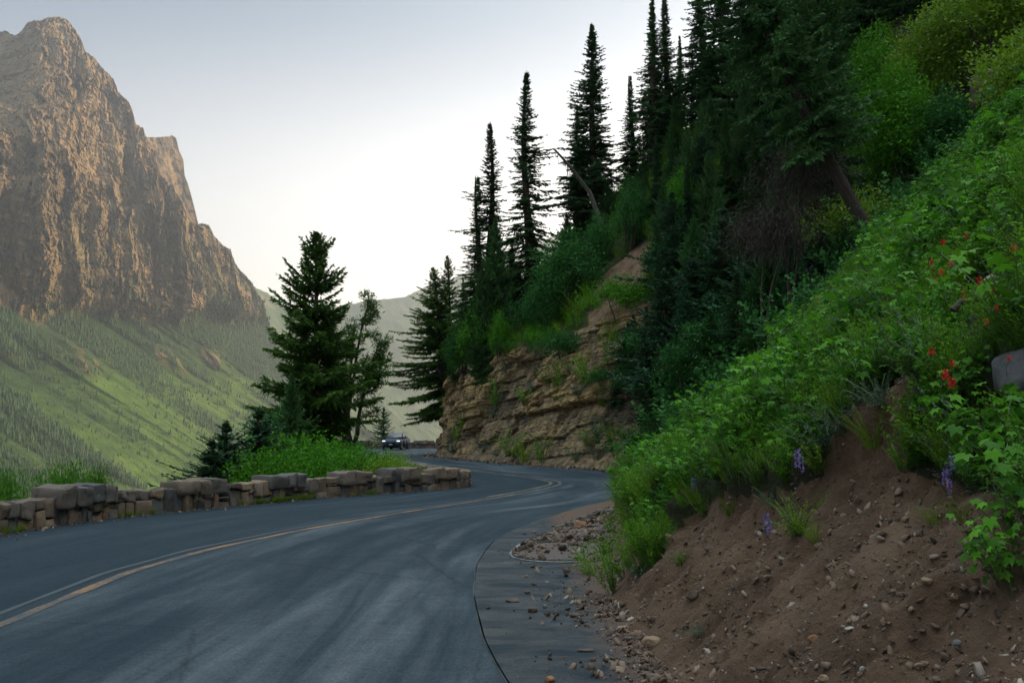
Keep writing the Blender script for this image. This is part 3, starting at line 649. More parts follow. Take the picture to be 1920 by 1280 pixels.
# ---- second tower behind the crest, then the hazy ranges
def rock_rib(k):
    return lambda s, z, zb, e, px: k*(60*fbm(s/260, z/700, 0, 4, 141, ridge=True)+22*fbm(s/80, z/260, 0, 4, 142, ridge=True)+8*fbm(s/22, z/40, 0, 3, 143)+8*((z/60) % 1))
T2 = [(215, 330), (250, 300), (268, 262), (276, 257), (292, 258), (298, 256), (318, 257), (322, 253), (330, 258), (336, 282), (344, 300), (346, 328), (352, 345), (360, 372), (366, 395), (371, 416), (385, 450), (410, 500), (440, 560)]
VT, pxt, et, Dt, st_, Zt = mountain('t', T2, 0.0, 2900, .49, 300, 1.0, 2.6, rock_rib(1.0), 200, 220, None, 150, jag=1.5)
me = mesh('rock tower', VT.reshape(-1, 3), gridfaces(VT.shape[0], len(pxt)))
addattr(me, 'veg', np.zeros(VT.shape[0]*len(pxt))); addattr(me, 'meadow', np.zeros(VT.shape[0]*len(pxt)))
tag(obj('rock_tower', me, M['mountain']), kind='structure')
m, n, l, b, o = newmat('forested far ridge'); P = pos(n); rn = noise(n, l, 0.006, 9, 0.7, mapping(n, l, P, (1, 1, .5)))
rc = ramp(n, [(0.35, (0.020, 0.040, 0.018)), (0.55, (0.045, 0.075, 0.03)), (0.72, (0.14, 0.13, 0.09))]); l.new(rn.outputs[0], rc.inputs[0]); l.new(rc.outputs[0], b.inputs['Base Color'])
b.inputs['Roughness'].default_value = 0.95; b.inputs['Specular IOR Level'].default_value = 0.1; bump(n, l, b, rn.outputs[0], 40); M['farridge'] = m
def ridge(name, sil, c0, a, k, seed, be=-0.12, t=0.8, rows=120, cols=320, jag=2.0):
    V_, p_, *_ = mountain(name, sil, be, c0, a, 300, t, t*1.2, lambda s, z, zb, e, px: k*(70*fbm(s/500, z/900, 0, 4, seed, ridge=True)+20*fbm(s/120, z/200, 0, 3, seed+3, ridge=True)), cols, rows, None, seed+5, jag=jag)
    tag(obj(name, mesh(name, V_.reshape(-1, 3), gridfaces(V_.shape[0], len(p_))), M['farridge']), kind='structure')
ridge('wooded_ridge', [(400, 500), (470, 532), (484, 541), (500, 548), (520, 560), (535, 574), (560, 592), (600, 625), (640, 668), (690, 715), (760, 770), (840, 815), (900, 840)], 4300, .62, 1.0, 160)
ridge('far_ridge', [(560, 655), (620, 640), (660, 622), (700, 606), (740, 600), (775, 588), (800, 585), (850, 560), (900, 548), (960, 520), (1060, 500), (1160, 490), (1300, 520), (1500, 560), (1800, 600)], 11500, 1.6, 1.7, 170, cols=420)
ridge('snowy_far_range', [(560, 590), (640, 575), (690, 563), (720, 560), (760, 556), (775, 548), (800, 536), (850, 520), (900, 500), (960, 480), (1010, 456), (1035, 443), (1080, 430), (1150, 440), (1250, 480), (1500, 520), (1800, 560)], 16500, 2.2, 2.2, 180, cols=420)

# ---- haze
haze = mesh('haze', [(x, y, z) for z in (-432, 1750) for x, y in ((-15000, -5000), (15000, -5000), (15000, 23000), (-15000, 23000))],
            np.array([[3, 2, 1, 0], [4, 5, 6, 7], [0, 1, 5, 4], [1, 2, 6, 5], [2, 3, 7, 6], [3, 0, 4, 7]]), smooth=False)
mh = bpy.data.materials.new('haze'); mh.use_nodes = True; n = mh.node_tree.nodes; n.clear(); o = n.new('ShaderNodeOutputMaterial'); pvn = n.new('ShaderNodeVolumePrincipled')
pvn.inputs['Color'].default_value = (0.76, 0.87, 1.0, 1); pvn.inputs['Density'].default_value = 0.000064; pvn.inputs['Anisotropy'].default_value = 0.62
mh.node_tree.links.new(pvn.outputs[0], o.inputs['Volume'])
tag(obj('haze', haze, mh), 'thin evening haze filling the valley', None, kind='stuff')

# ================================================================ LABELS
# named landmarks of the place (pixel positions in the photograph); used to say where a repeated thing stands
LM = {}
def put_landmark(name, px, py): LM[name] = (px, py)
_used = set()
ORD = {}
def place_words(px, py, names=None, k=0):
    """words for the position relative to the (k+1)-th nearest landmark"""
    c = sorted(((math.hypot(px-x, py-y), nm, x, y) for nm, (x, y) in LM.items() if names is None or nm in names))
    d_, nm, x, y = c[min(k, len(c)-1)]
    dx, dy = px-x, py-y
    near = 'just ' if d_ < 55 else ('' if d_ < 150 else 'well ')
    if abs(dx) > 2.2*abs(dy): w_ = 'left of' if dx < 0 else 'right of'
    elif abs(dy) > 2.2*abs(dx): w_ = 'above' if dy < 0 else 'below'
    else: w_ = ('above and ' if dy < 0 else 'below and ')+('left of' if dx < 0 else 'right of')
    return near+w_+' '+nm
def unique_label(head, px, py, names=None):
    for k in range(0, 6):
        L = head+' '+place_words(px, py, names, k)
        if L not in _used and len(L.split()) <= 16: _used.add(L); return L
    for k in range(0, 6):
        for j in range(k+1, 7):
            L = head+' '+place_words(px, py, names, k)+', '+place_words(px, py, names, j)
            if L not in _used and len(L.split()) <= 16: _used.add(L); return L
    for k in range(0, 9):
        for a_ in ('lighter', 'darker', 'taller', 'smaller'):
            L = a_+' '+head+' '+place_words(px, py, names, k)
            if L not in _used and len(L.split()) <= 16: _used.add(L); return L
    return head+' '+place_words(px, py, names, 0)

for nm_, x_, y_ in [('the leaning snag', 1075, 320), ('the tallest skyline fir', 1110, 220), ('the lone tall fir', 988, 300), ('the bare soil patch', 1160, 560), ('the big leaning conifer', 1530, 180),
        ('the slanting trunk', 1620, 285), ('the dead brown brush', 1490, 340), ('the overhanging earth mound', 1860, 190), ('the pale wedge rock', 1858, 543), ('the big grey boulder', 1900, 705), ('the half buried log', 1838, 612),
        ('the mud fan', 1040, 1025), ('the leafy clump at the bank foot', 1140, 1060), ('the flat grey slabs', 1690, 425), ('the tallest roadside fir', 594, 640), ('the car', 741, 828), ('the blue green fir', 1361, 500),
        ('the bottom edge', 1500, 1290), ('the right edge', 1930, 1000), ('the lilac flower patch', 1222, 800), ('the white flowers', 1340, 728), ('the tan boulder at the bank foot', 1222, 1212), ('the yellow rock ledge', 1100, 640),
        ('the turf brow', 1500, 915), ('the gullied brow', 1640, 740), ('the road seam', 895, 1130), ('the puddle rim', 960, 1040), ('the top edge', 1500, -10), ('the twin dark spires', 1234, 120),
        ('the yellow green tree', 1770, 90), ('the road cut foot', 1000, 868), ('the far end of the road cut', 835, 790)]: put_landmark(nm_, x_, y_)

# ================================================================ TREES
def trunk_mesh(name, H, r0, bend=0.0, seed=0, r1=0.02, sides=8, limbs=None, z0=-0.8):
    g = np.random.default_rng(seed); z = np.linspace(z0, H, 14)
    ph = g.uniform(0, 6.28, 2); t = (z-z0)/(H-z0)
    p = np.stack([bend*t**1.5*H+0.006*H*np.sin(t*7+ph[0]), 0.006*H*np.sin(t*6+ph[1]), z], 1)
    b = MB(); v, f = tube(p, r0*(1-t)**0.8*(1+0.35*np.exp(-t*22))+r1, sides); b.add(v, f)
    if limbs is not None:
        for q in limbs: v, f = tube(q[0], q[1], 4); b.add(v, f)
    return b.mesh(name)
def conifer(seed, H, Rad, h0=0.08, prof=1.0, droop=0.25, nwh=46, per=6, tw=0.30, cardw=0.05, top=0.35, gap=0.25, density=1.0, lean=0.0, spiky=3, min_r=0.12):
    """returns (crown verts, quads, tint, limbs) of one conifer: whorled limbs carrying flat sprays of twigs"""
    g = np.random.default_rng(seed); B = []; Dv = []; Nv = []; Lv = []; Wv = []; Tv = []; limbs = []
    z = h0*H
    while z < H*0.995:
        t = (z-h0*H)/(H*(1-h0)); dz = (H/nwh)*(1.15-0.55*t)*g.uniform(.7, 1.3)
        Rz = Rad*((1-t)**prof)*(0.45+0.55*min(1, (t+0.05)/0.14))+min_r*(1-t*0.85)
        nb = int(per*g.uniform(.8, 1.25))+1; az0 = g.uniform(0, 6.28)
        for k in range(nb):
            if g.random() < gap*0.5: continue
            az = az0+k*6.283/nb+g.uniform(-.35, .35); L = Rz*g.uniform(0.5, 1.15)*(1.3 if g.random() < .08 else 1)*(1+.42*float(vnoise(math.cos(az)*1.3+seed*7.7, z*14/H*.42, math.sin(az)*1.3, 77)))
            el = (top*(t**1.5)*2.2-droop*(1-t))+g.uniform(-.12, .12)
            m_ = max(3, int(L/0.16)); q = np.linspace(0.0, 1, m_+1)
            hd = np.array([math.cos(az), math.sin(az), 0])
            P_ = hd[None]*(q*L*math.cos(el))[:, None]; P_[:, 2] = z+q*L*math.sin(el)-droop*0.35*L*q**2*(1-t)+0.16*L*q**3+g.uniform(-.06, .06)
            P_[:, 0] += lean*z
            if L > 0.35: limbs.append((P_, np.linspace(0.010+0.013*L, 0.004, m_+1)))
            dirs = np.gradient(P_, axis=0); dirs /= np.linalg.norm(dirs, axis=1)[:, None]
            side = np.cross(dirs, [0, 0, 1.0]); side /= np.linalg.norm(side, axis=1)[:, None]+1e-9
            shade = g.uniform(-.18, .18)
            for sg in (-1, 1, 0):
                start = 0.12 if L > 0.8 else 0.0
                nn_ = int(m_*2.5*density) if sg else int(m_*1.3*density)
                if nn_ < 1: continue
                qq = np.sort(g.uniform(start, 1, nn_)); pb = np.stack([np.interp(qq, q, P_[:, i]) for i in range(3)], 1)
                dd_ = np.stack([np.interp(qq, q, dirs[:, i]) for i in range(3)], 1); ss_ = np.stack([np.interp(qq, q, side[:, i]) for i in range(3)], 1)
                ang = g.uniform(.5, 1.05, nn_)[:, None]
                td = dd_*np.cos(ang)+sg*ss_*np.sin(ang) if sg else dd_+0*ss_
                td = td+g.normal(0, .13, (nn_, 3)); td[:, 2] -= 0.12+droop*0.25
                ln = tw*(1-.5*t)*(0.35+0.9*(1-qq))*min(1.5, 0.45+L*0.6)*g.uniform(.65, 1.3, nn_)
                for c in range(spiky):
                    B.append(pb+td*ln[:, None]*(c*0.24)); 
                    dv = td+g.normal(0, .30, (nn_, 3)); Dv.append(dv); Nv.append(np.array([0, 0, 1.0])+g.normal(0, .4, (nn_, 3)))
                    Lv.append(ln*g.uniform(.5, .85, nn_)); Wv.append(np.full(nn_, cardw)*g.uniform(.7, 1.5, nn_))
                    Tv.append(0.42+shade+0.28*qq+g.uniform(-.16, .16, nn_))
        z += dz
    # leader
    nn_ = 14; zz_ = g.uniform(H*0.955, H*1.0, nn_); B.append(np.stack([lean*zz_, 0*zz_, zz_], 1)); Dv.append(rdir(nn_, g)*[1, 1, .2]+[0, 0, .7]); Nv.append(rdir(nn_, g)); Lv.append(np.full(nn_, .10)); Wv.append(np.full(nn_, cardw*.6)); Tv.append(np.full(nn_, .6))
    v, f = kites(np.concatenate(B), np.concatenate(Dv), np.concatenate(Nv), np.concatenate(Lv), np.concatenate(Wv), 0.1)
    return v, f, np.repeat(np.clip(np.concatenate(Tv), 0, 1), 4), limbs
class Proto: pass
def tree_proto(kind, mat, barkmat, H, **kw):
    p = Proto(); p.kind = kind; p.H = H; seed = kw.get('seed', 0); r0 = kw.pop('r0', H*0.013)
    v, f, t, limbs = conifer(H=H, **kw)
    p.trunk = trunk_mesh('trunk', H, r0, 0, seed, limbs=limbs, z0=-0.14*H); p.trunk.materials.append(M[barkmat])
    tr = p.trunk
    if kw.get('lean'):
        co = np.empty(len(tr.vertices)*3, np.float32); tr.vertices.foreach_get('co', co)
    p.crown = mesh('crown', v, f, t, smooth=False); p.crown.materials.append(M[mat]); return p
def grow(p, x, y, z, H, sxy=1.0, rz=0.0, name=None, tilt=None, mat=None):
    e = empty(name or p.kind, (x, y, z), rz); s = H/p.H; e.scale = (s*sxy, s*sxy, s)
    if tilt: e.rotation_euler = (tilt[0], tilt[1], rz)
    obj('trunk', p.trunk, parent=e); c = obj('crown', p.crown, parent=e)
    if mat: c.material_slots[0].link = 'OBJECT'; c.material_slots[0].material = M[mat]
    return e
PR = {}
PR['spire1'] = tree_proto('fir_tree', 'fir', 'bark', 14, seed=1, Rad=1.45, h0=.10, prof=.80, droop=.62, nwh=52, per=7, tw=.30, cardw=.055, min_r=.16, gap=.35)
PR['spire2'] = tree_proto('fir_tree', 'fir', 'bark', 14, seed=2, Rad=1.2, h0=.06, prof=.95, droop=.55, nwh=56, per=7, tw=.27, cardw=.055, min_r=.14, gap=.3)
PR['spire3'] = tree_proto('fir_tree', 'fir', 'bark', 14, seed=3, Rad=1.75, h0=.03, prof=.85, droop=.45, nwh=50, per=8, tw=.33, cardw=.06, min_r=.16, gap=.3)
PR['full'] = tree_proto('fir_tree', 'fir', 'bark', 10, seed=4, Rad=2.9, h0=.04, prof=.85, droop=.28, nwh=32, per=7, tw=.42, cardw=.07, gap=.3)
PR['dense'] = tree_proto('fir_tree', 'fir', 'bark', 9, seed=5, Rad=3.0, h0=.01, prof=.7, droop=.22, nwh=32, per=9, tw=.42, cardw=.08, gap=.2, density=1.1)
PR['young'] = tree_proto('young_fir', 'fir_blue', 'bark', 4, seed=6, Rad=1.7, h0=.03, prof=.9, droop=.12, nwh=19, per=7, tw=.26, cardw=.045, gap=.2, min_r=.08)
PR['douglas'] = tree_proto('fir_tree', 'fir_warm', 'bark', 10.5, seed=7, Rad=2.85, h0=.20, prof=.62, droop=.16, nwh=34, per=7, tw=.46, cardw=.07, gap=.5, top=.42, density=1.25, r0=.20, min_r=.2)
PR['airy'] = tree_proto('fir_tree', 'fir_warm', 'bark', 12, seed=8, Rad=4.0, h0=.10, prof=.85, droop=.30, nwh=36, per=6, tw=.42, cardw=.06, gap=.45, top=.3, density=1.0)
PR['dead'] = tree_proto('dead_fir', 'brown', 'bark', 12, seed=9, Rad=.8, h0=.08, prof=.6, droop=.5, nwh=42, per=5, tw=.22, cardw=.04, gap=.5, density=.7)
PR['leaner'] = tree_proto('conifer_tree', 'fir', 'bark', 16, seed=12, Rad=3.0, h0=.30, prof=.6, droop=.28, nwh=38, per=8, tw=.40, cardw=.055, gap=.4, density=1.3, r0=.32)
PR['hemlock'] = tree_proto('conifer_tree', 'fir', 'bark', 16, seed=10, Rad=4.2, h0=.10, prof=.55, droop=.3, nwh=44, per=9, tw=.42, cardw=.06, gap=.3, density=1.3, spiky=4)

def leafcloud(seed, blobs, nleaf, L, Wd, mat, up=0.5, name='foliage', hang=0.0, sc=1.5):
    """blobs: (x,y,z,rx,ry,rz); leaves sit in twig clusters near the surface of each lump"""
    g = np.random.default_rng(seed); B = []; Dv = []; Nv = []; T = []
    vol = np.array([b_[3]*b_[4]+b_[4]*b_[5] for b_ in blobs]); ns = (nleaf*vol/vol.sum()).astype(int)
    for bl, nl in zip(blobs, ns):
        nc = max(3, nl//14); c = rdir(nc, g); rr_ = g.uniform(.45, 1.06, nc)**0.6; c = c*rr_[:, None]
        ctr = np.array(bl[:3])+c*np.array(bl[3:6]); k = max(1, nl//nc)
        out = c/(np.linalg.norm(c, axis=1)[:, None]+1e-6)
        p_ = np.repeat(ctr, k, 0)+g.normal(0, sc*L, (nc*k, 3))*[1, 1, .7]; o_ = np.repeat(out, k, 0)
        d_ = o_*0.7+rdir(nc*k, g)*0.9+np.array([0, 0, up*0.4-hang]); n_ = o_*0.5+rdir(nc*k, g)*0.7+np.array([0, 0, up])
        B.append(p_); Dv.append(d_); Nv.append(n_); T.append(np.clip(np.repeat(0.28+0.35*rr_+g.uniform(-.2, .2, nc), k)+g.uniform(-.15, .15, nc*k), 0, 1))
    B = np.concatenate(B); nL = len(B)
    v, f = kites(B, np.concatenate(Dv), np.concatenate(Nv), L*g.uniform(.6, 1.3, nL), Wd*g.uniform(.7, 1.3, nL), .15)
    me_ = mesh(name, v, f, np.repeat(np.concatenate(T), 4), smooth=False); me_.materials.append(M[mat]); return me_
def stems_mesh(seed, n_, h, spread, r=0.02, name='stem', mat='bark', base=0.1):
    g = np.random.default_rng(seed); b = MB()
    for k in range(n_):
        a = g.uniform(0, 6.28); s_ = spread*g.uniform(.3, 1); q = np.linspace(0, 1, 6)[:, None]; hh = h*g.uniform(.6, 1)
        p_ = np.array([[math.cos(a)*base, math.sin(a)*base, -0.3]])+q*np.array([[math.cos(a)*s_, math.sin(a)*s_, hh+.3]])+g.normal(0, .03*h, (6, 3))*q
        v, f = tube(p_, r*(1-0.8*q[:, 0]), 5); b.add(v, f)
    me_ = b.mesh(name); me_.materials.append(M[mat]); return me_
def shrub_proto(seed, w_, h, mat, nleaf=2600, L=.09, Wd=.05, nb=11, up=.5):
    g = np.random.default_rng(seed); bl = []
    for k in range(nb):
        a = g.uniform(0, 6.28); r_ = w_*.5*g.uniform(0, .75)**.7; zt = h*g.uniform(.35, .82)*(1-.35*r_/(w_*.5))
        s_ = g.uniform(.16, .30)*w_; bl.append((r_*math.cos(a), r_*math.sin(a), zt, s_, s_, h*g.uniform(.14, .26)))
    p = Proto(); p.small = h < 3; p.h = h; p.leaf = leafcloud(seed+1, bl, nleaf, L, Wd, mat, up); zz_ = np.empty(len(p.leaf.vertices)*3, np.float32); p.leaf.vertices.foreach_get('co', zz_); p.h = float(np.percentile(zz_[2::3], 98.5)); p.stem = stems_mesh(seed+2, 7, h*.75, w_*.35, .022*max(1, h/1.5)); return p
def shrub(p, x, y, z, h, sxy=1.0, rz=0.0, name='shrub', mat=None):
    e = empty(name, (x, y, z), rz); s = h/p.h; e.scale = (s*sxy, s*sxy, s)
    obj('stem', p.stem, parent=e); c = obj('foliage', p.leaf, parent=e)
    if mat: c.material_slots[0].link = 'OBJECT'; c.material_slots[0].material = M[mat]
    return e
SH = {}
SH['a'] = shrub_proto(201, 2.4, 1.8, 'leaf', 4200, .085, .045, 13)
SH['b'] = shrub_proto(211, 2.6, 1.7, 'leaf_yellow', 4200, .08, .040, 13, .7)
SH['c'] = shrub_proto(221, 2.2, 2.4, 'leaf_dark', 4200, .10, .055, 12)
SH['tall'] = shrub_proto(231, 2.8, 4.2, 'leaf', 9000, .13, .07, 22)
SH['willow'] = shrub_proto(241, 1.7, 1.1, 'leaf', 2600, .085, .024, 14, 1.2)

def hill_tree(px, top, D, proto, sxy=1.0, label=None, cat='tree', rz=None, group=None, mat=None, tilt=None, minH=1.0, name=None, func=None):
    P_ = at(px, top, D); x, y, zt = P_; g_ = gz(x, y)
    if func is shrub:                     # keep bushes bush sized: step further up the slope until the height fits
        cap = 2.3 if proto.small else 4.6
        while zt-g_ > cap and D < 120: D += .5; P_ = at(px, top, D); x, y, zt = P_; g_ = gz(x, y)
    H = max(minH, zt-g_)
    rz = random.uniform(0, 6.28) if rz is None else rz
    e = (func or grow)(proto, x, y, g_-0.05, H, sxy, rz, name=name or getattr(proto, 'kind', 'shrub'), mat=mat)
    if tilt: e.rotation_euler = (tilt[0], tilt[1], rz)
    return tag(e, label, cat, group)

# spires along the skyline of the hill: (px, top px, distance, kind, width factor, label)
SP = [(896, 330, 66, 'spire2', 1.9, 'narrow dark fir at the far left end of the skyline spires'),
      (919, 229, 67, 'spire1', 1.65, 'tall slim fir second from the left among the skyline spires'),
      (987, 133, 66, 'spire1', 1.7, 'tall lone fir with see-through branches standing clear in the sky gap'),
      (1110, 44, 68, 'spire3', 1.7, 'tallest whole fir on the skyline, right of the leaning snag'),
      (1082, 205, 70, 'spire3', 1.4, 'fir pressed against the left side of the tallest skyline fir'),
      (1182, 141, 70, 'spire2', 2.0, 'short slim fir alone between the tallest fir and the dense spires'),
      (1222, -12, 68, 'spire2', 1.9, 'left one of the twin dark spires reaching the top edge'),
      (1246, -22, 69, 'spire2', 1.9, 'right one of the twin dark spires reaching the top edge'),
      (1274, 66, 72, 'spire2', 1.9, 'thin pointed fir tucked right of the twin spires'),
      (1311, -90, 66, 'spire2', 1.9, 'dark fir cut by the top edge, right of the brown dead spire'),
      (1350, -110, 62, 'spire3', 1.5, 'broad dark fir cut by the top edge above the hillside centre'),
      (1386, -70, 66, 'spire1', 1.8, 'thin fir with sky showing on both sides near the top edge')]
for px, top, D, kd, sx_, lab in SP:
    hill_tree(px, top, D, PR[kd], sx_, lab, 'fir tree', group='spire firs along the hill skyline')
hill_tree(1296, 62, 69, PR['dead'], 1.3, 'brown dead spire among the green firs on the skyline', 'dead tree')
SLOPE = []
# darker, fuller firs below and between them
FU = [(929, 408, 64, 'dense', .62, 'dark bushy fir in front of the two leftmost spires'),
      (905, 500, 63, 'dense', .55, 'low dark fir under the leftmost spire, above the broadleaf bushes'),
      (960, 455, 66, 'dense', .55, 'small dense fir just left of the lone tall fir'),
      (1062, 400, 66, 'dense', .8, 'dark fir below the end of the leaning snag'),
      (1140, 335, 66, 'dense', .9, 'rounded dark fir right of the foot of the tallest skyline fir'),
      (1205, 300, 64, 'dense', .7, 'dense fir under the short slim skyline spire'),
      (1262, 215, 62, 'dense', .55, 'dense dark fir below the twin spires'),
      (1332, 170, 58, 'dense', .55, 'dense fir filling the gap below the brown dead spire'),
      (1430, -60, 56, 'spire3', 1.0, 'dark fir at the top edge left of the big overhanging conifer'),
      (1470, -140, 60, 'spire3', 1.1, 'dark fir half hidden behind the big overhanging conifer'),
      (1395, 200, 50, 'dense', .6, 'dark green fir left of the dead brown brush'),
      (1640, -60, 60, 'spire3', .9, 'fir with sky behind it right of the big overhanging conifer'),
      (1690, -80, 62, 'spire1', 1.1, 'thin topped fir with sky specks left of the yellow green tree'),
      (1600, -120, 62, 'spire3', .9, 'dark fir at the top edge behind the big overhanging conifer'),
      (1745, -100, 60, 'spire3', .9, 'dark fir at the top edge behind the yellow green tree')]
for px, top, D, kd, sx_, lab in FU:
    hill_tree(px, top, D, PR[kd], sx_, lab, 'fir tree', group='dark firs on the wooded hill')
def slope_tree(px, top, base, proto, sxy, label, group, mat=None, Dmin=30, name=None):
    P_, _n = pick(px, base)
    if P_ is None or P_[1] < Dmin: P_ = at(px, base, 36.0+6*random.random()); P_[2] = gz(P_[0], P_[1])
    H = max(1.2, at(px, top, P_[1])[2]-P_[2])
    e = grow(proto, P_[0], P_[1], P_[2]-.08, H, sxy, random.uniform(0, 6.28), mat=mat, name=name)
    return tag(e, label, 'fir tree', group)
for k_, (px, top, by, kd, sx_) in enumerate([(1246, 340, 520, 'dense', .55), (1292, 300, 500, 'spire3', 1.5), (1332, 280, 480, 'dense', .6), (1304, 400, 600, 'dense', .65), (1402, 330, 560, 'spire3', 1.7), (1288, 530, 720, 'dense', .75), (1385, 500, 700, 'spire3', 2.0),
        (1444, 440, 680, 'dense', .7), (1236, 470, 640, 'spire3', 1.8), (1484, 420, 620, 'dense', .7), (1425, 560, 720, 'dense', .8), (1335, 580, 740, 'dense', .8), (1545, 400, 540, 'spire3', 1.8), (1214, 570, 740, 'spire3', 2.0), (1178, 600, 720, 'dense', .7), (1365, 200, 430, 'spire3', 1.4),
        (1318, 190, 410, 'dense', .5), (1232, 250, 430, 'spire3', 1.4), (1290, 235, 430, 'dense', .5), (1420, 225, 450, 'spire3', 1.5), (1465, 300, 530, 'dense', .6), (1520, 280, 480, 'spire3', 1.5), (1350, 350, 540, 'dense', .55), (1268, 180, 400, 'spire3', 1.3), (1400, 120, 350, 'dense', .5),
        (1445, 150, 390, 'spire3', 1.4), (1590, 300, 450, 'dense', .6), (1500, 490, 610, 'spire3', 2.0), (1205, 330, 440, 'dense', .7), (1160, 650, 760, 'spire3', 2.0)]):
    SLOPE.append((slope_tree(px, top, by, PR[kd], sx_, 'x', 'firs crowding the shaded slope', [None, 'fir_blue', None, 'fir_green'][k_ % 4]), px, (top+by)/2))
YG = [(1361, 385, 600, 1.93, 'blue green young fir in the middle of the shady hillside'),
      (1262, 355, 540, 1.31, 'slender young fir with a thin tip left of the shady hollow'),
      (1250, 500, 740, 1.57, 'young dark fir low on the slope above the road cut'),
      (1189, 585, 705, 1.22, 'small dark fir on top of the road cut beside the bare soil'),
      (1300, 470, 640, 1.57, 'young fir between the grassy slope and the blue green fir'),
      (1420, 430, 640, 1.75, 'shaded young fir right of the blue green fir'),
      (1320, 250, 420, 1.22, 'pale tipped young fir under the dark spires'),
      (1215, 690, 790, 1.40, 'stunted fir at the right end of the road cut'),
      (1480, 520, 640, 1.75, 'shaded small fir just behind the flowery slope crest')]
for px, top, by, sx_, lab in YG:
    slope_tree(px, top, by, PR['young'], min(sx_, 1.35), lab, 'young firs on the hillside')
# the big overhanging conifer whose trunk leans out of the slope
P_ = at(1655, 330, 30); e = grow(PR['leaner'], P_[0], P_[1], gz(P_[0], P_[1])-0.1, 14.5, .85, 1.0, tilt=(0, -0.42), name='conifer_tree')
e.rotation_mode = 'XYZ'; e.rotation_euler = (0.06, -0.46, 0)
tag(e, 'big dark conifer leaning out over the slope on a bare slanting trunk', 'tree')
hill_tree(1535, -160, 38, PR['hemlock'], .55, 'wide dark conifer behind the leaning trunk, reaching the top edge', 'tree')
# the pair above the far end of the road cut
for pb, px, top, D, kd, sx_, mt, lab in [(838, 812, 500, 74.5, 'airy', 1.35, None, 'broad fir whose limbs hang left over the end of the road cut'),
                                         (848, 839, 479, 76, 'airy', 1.0, 'fir_warm', 'sunlit see-through fir top above the end of the road cut'),
                                         (872, 868, 520, 71, 'full', .6, None, 'dark fir between the road cut firs and the leftmost spire')]:
    b_ = at(pb, 780, D); t_ = at(px, top, D); zb_ = min(max(gz(b_[0], b_[1]), 1.2), 3.2)-.3 if pb < 860 else gz(b_[0], b_[1])-.3; e = grow(PR[kd], b_[0], b_[1], zb_, t_[2]-zb_, sx_, 0, mat=mt)
    e.rotation_euler = (0, math.atan((t_[0]-b_[0])/(t_[2]-zb_)), 0); tag(e, lab, 'fir tree', 'firs over the end of the road cut')
# broadleaf bushes on top of the road cut and on the hill
BU = [(900, 565, 62, 'tall', 1.0, None, 'bright green broadleaf tree on the edge of the road cut'),
      (868, 610, 66, 'tall', .9, 'leaf_dark', 'dark leafy bush hanging at the left end of the road cut'),
      (935, 590, 60, 'tall', .7, None, 'green leafy bush right of the bright broadleaf tree'),
      (855, 690, 67, 'c', 1.0, 'leaf_dark', 'leafy bush halfway down the left corner of the road cut'),
      (985, 560, 60, 'c', 1.2, 'leaf_dark', 'dark shrub at the foot of the lone tall fir'),
      (1065, 440, 56, 'tall', 1.35, 'leaf_dark', 'large dark green bush overhanging the yellow rock ledge'),
      (1020, 520, 58, 'tall', .9, 'leaf_dark', 'dark green bush left of the large overhanging bush'),
      (1120, 405, 60, 'tall', .8, 'leaf_dark', 'round dark shrub above the grassy slope'),
      (1180, 345, 58, 'tall', .8, 'leaf_dark', 'dark shrub under the short slim fir'),
      (1285, 320, 52, 'tall', .7, 'leaf', 'light green bush at the edge of the dark firs'),
      (1232, 455, 46, 'c', 1.0, 'leaf_dark', 'dark bush right of the patch of bare soil'),
      (1335, 600, 34, 'c', 1.4, 'leaf_dark', 'grey green willow bush behind the slope crest'),
      (1290, 640, 36, 'c', 1.2, 'leaf_dark', 'dark bush above the right end of the road cut'),
      (1440, 560, 30, 'c', 1.0, 'leaf_dark', 'dark bush right behind the slope crest'),
      (1210, 610, 41, 'a', 1.0, 'leaf_dark', 'small bush beside the small dark fir on the cut'),
      (1560, 330, 33, 'c', 1.2, 'leaf_dark', 'leafy bush under the slanting trunk'),
      (1500, 420, 34, 'c', 1.2, 'leaf_dark', 'shaded leafy bush below the dead brown brush'),
      (1610, 360, 26, 'a', 1.0, 'leaf_yellow', 'yellow green bush at the foot of the slanting trunk'),
      (1690, 130, 38, 'tall', 1.1, 'leaf', 'green broadleaf tree right of the slanting trunk'),
      (1770, 10, 30, 'tall', 1.1, 'leaf_yellow', 'yellow green broadleaf tree near the top right corner'),
      (1850, -60, 28, 'tall', 1.2, 'leaf_yellow', 'shaded broadleaf tree filling the top right corner'),
      (1700, 240, 27, 'c', 1.3, 'leaf', 'leafy bush above the flowery slope near the slanting trunk'),
      (1760, 180, 24, 'c', 1.2, 'leaf_dark', 'dark leafy bush left of the overhanging earth bank'),
      (1640, 60, 44, 'tall', .9, 'leaf', 'pale leafy tree between the conifer and the yellow green tree'),
      (1905, 60, 22, 'c', 1.1, 'leaf_yellow', 'leafy bush above the overhanging earth bank'),
      (1105, 560, 55, 'a', 1.2, 'leaf_yellow', 'yellow green bush at the top edge of the bare soil'),
      (1160, 520, 50, 'a', 1.1, 'leaf', 'low green bush growing in the bare soil patch'),
      (1010, 610, 57, 'a', 1.2, 'leaf', 'green bush on the brow of the road cut below the tall firs'),
      (950, 640, 60, 'a', 1.2, 'leaf_dark', 'low dark bush on the brow of the road cut'),
      (1130, 690, 47, 'a', 1.0, 'leaf_dark', 'dark bush on a ledge in the middle right of the road cut'),
      (1180, 680, 45, 'c', 1.1, 'leaf_dark', 'dark bush high at the right end of the road cut'),
      (1060, 620, 53, 'a', 1.2, 'leaf_dark', 'bush hanging over the yellow rock ledge')]
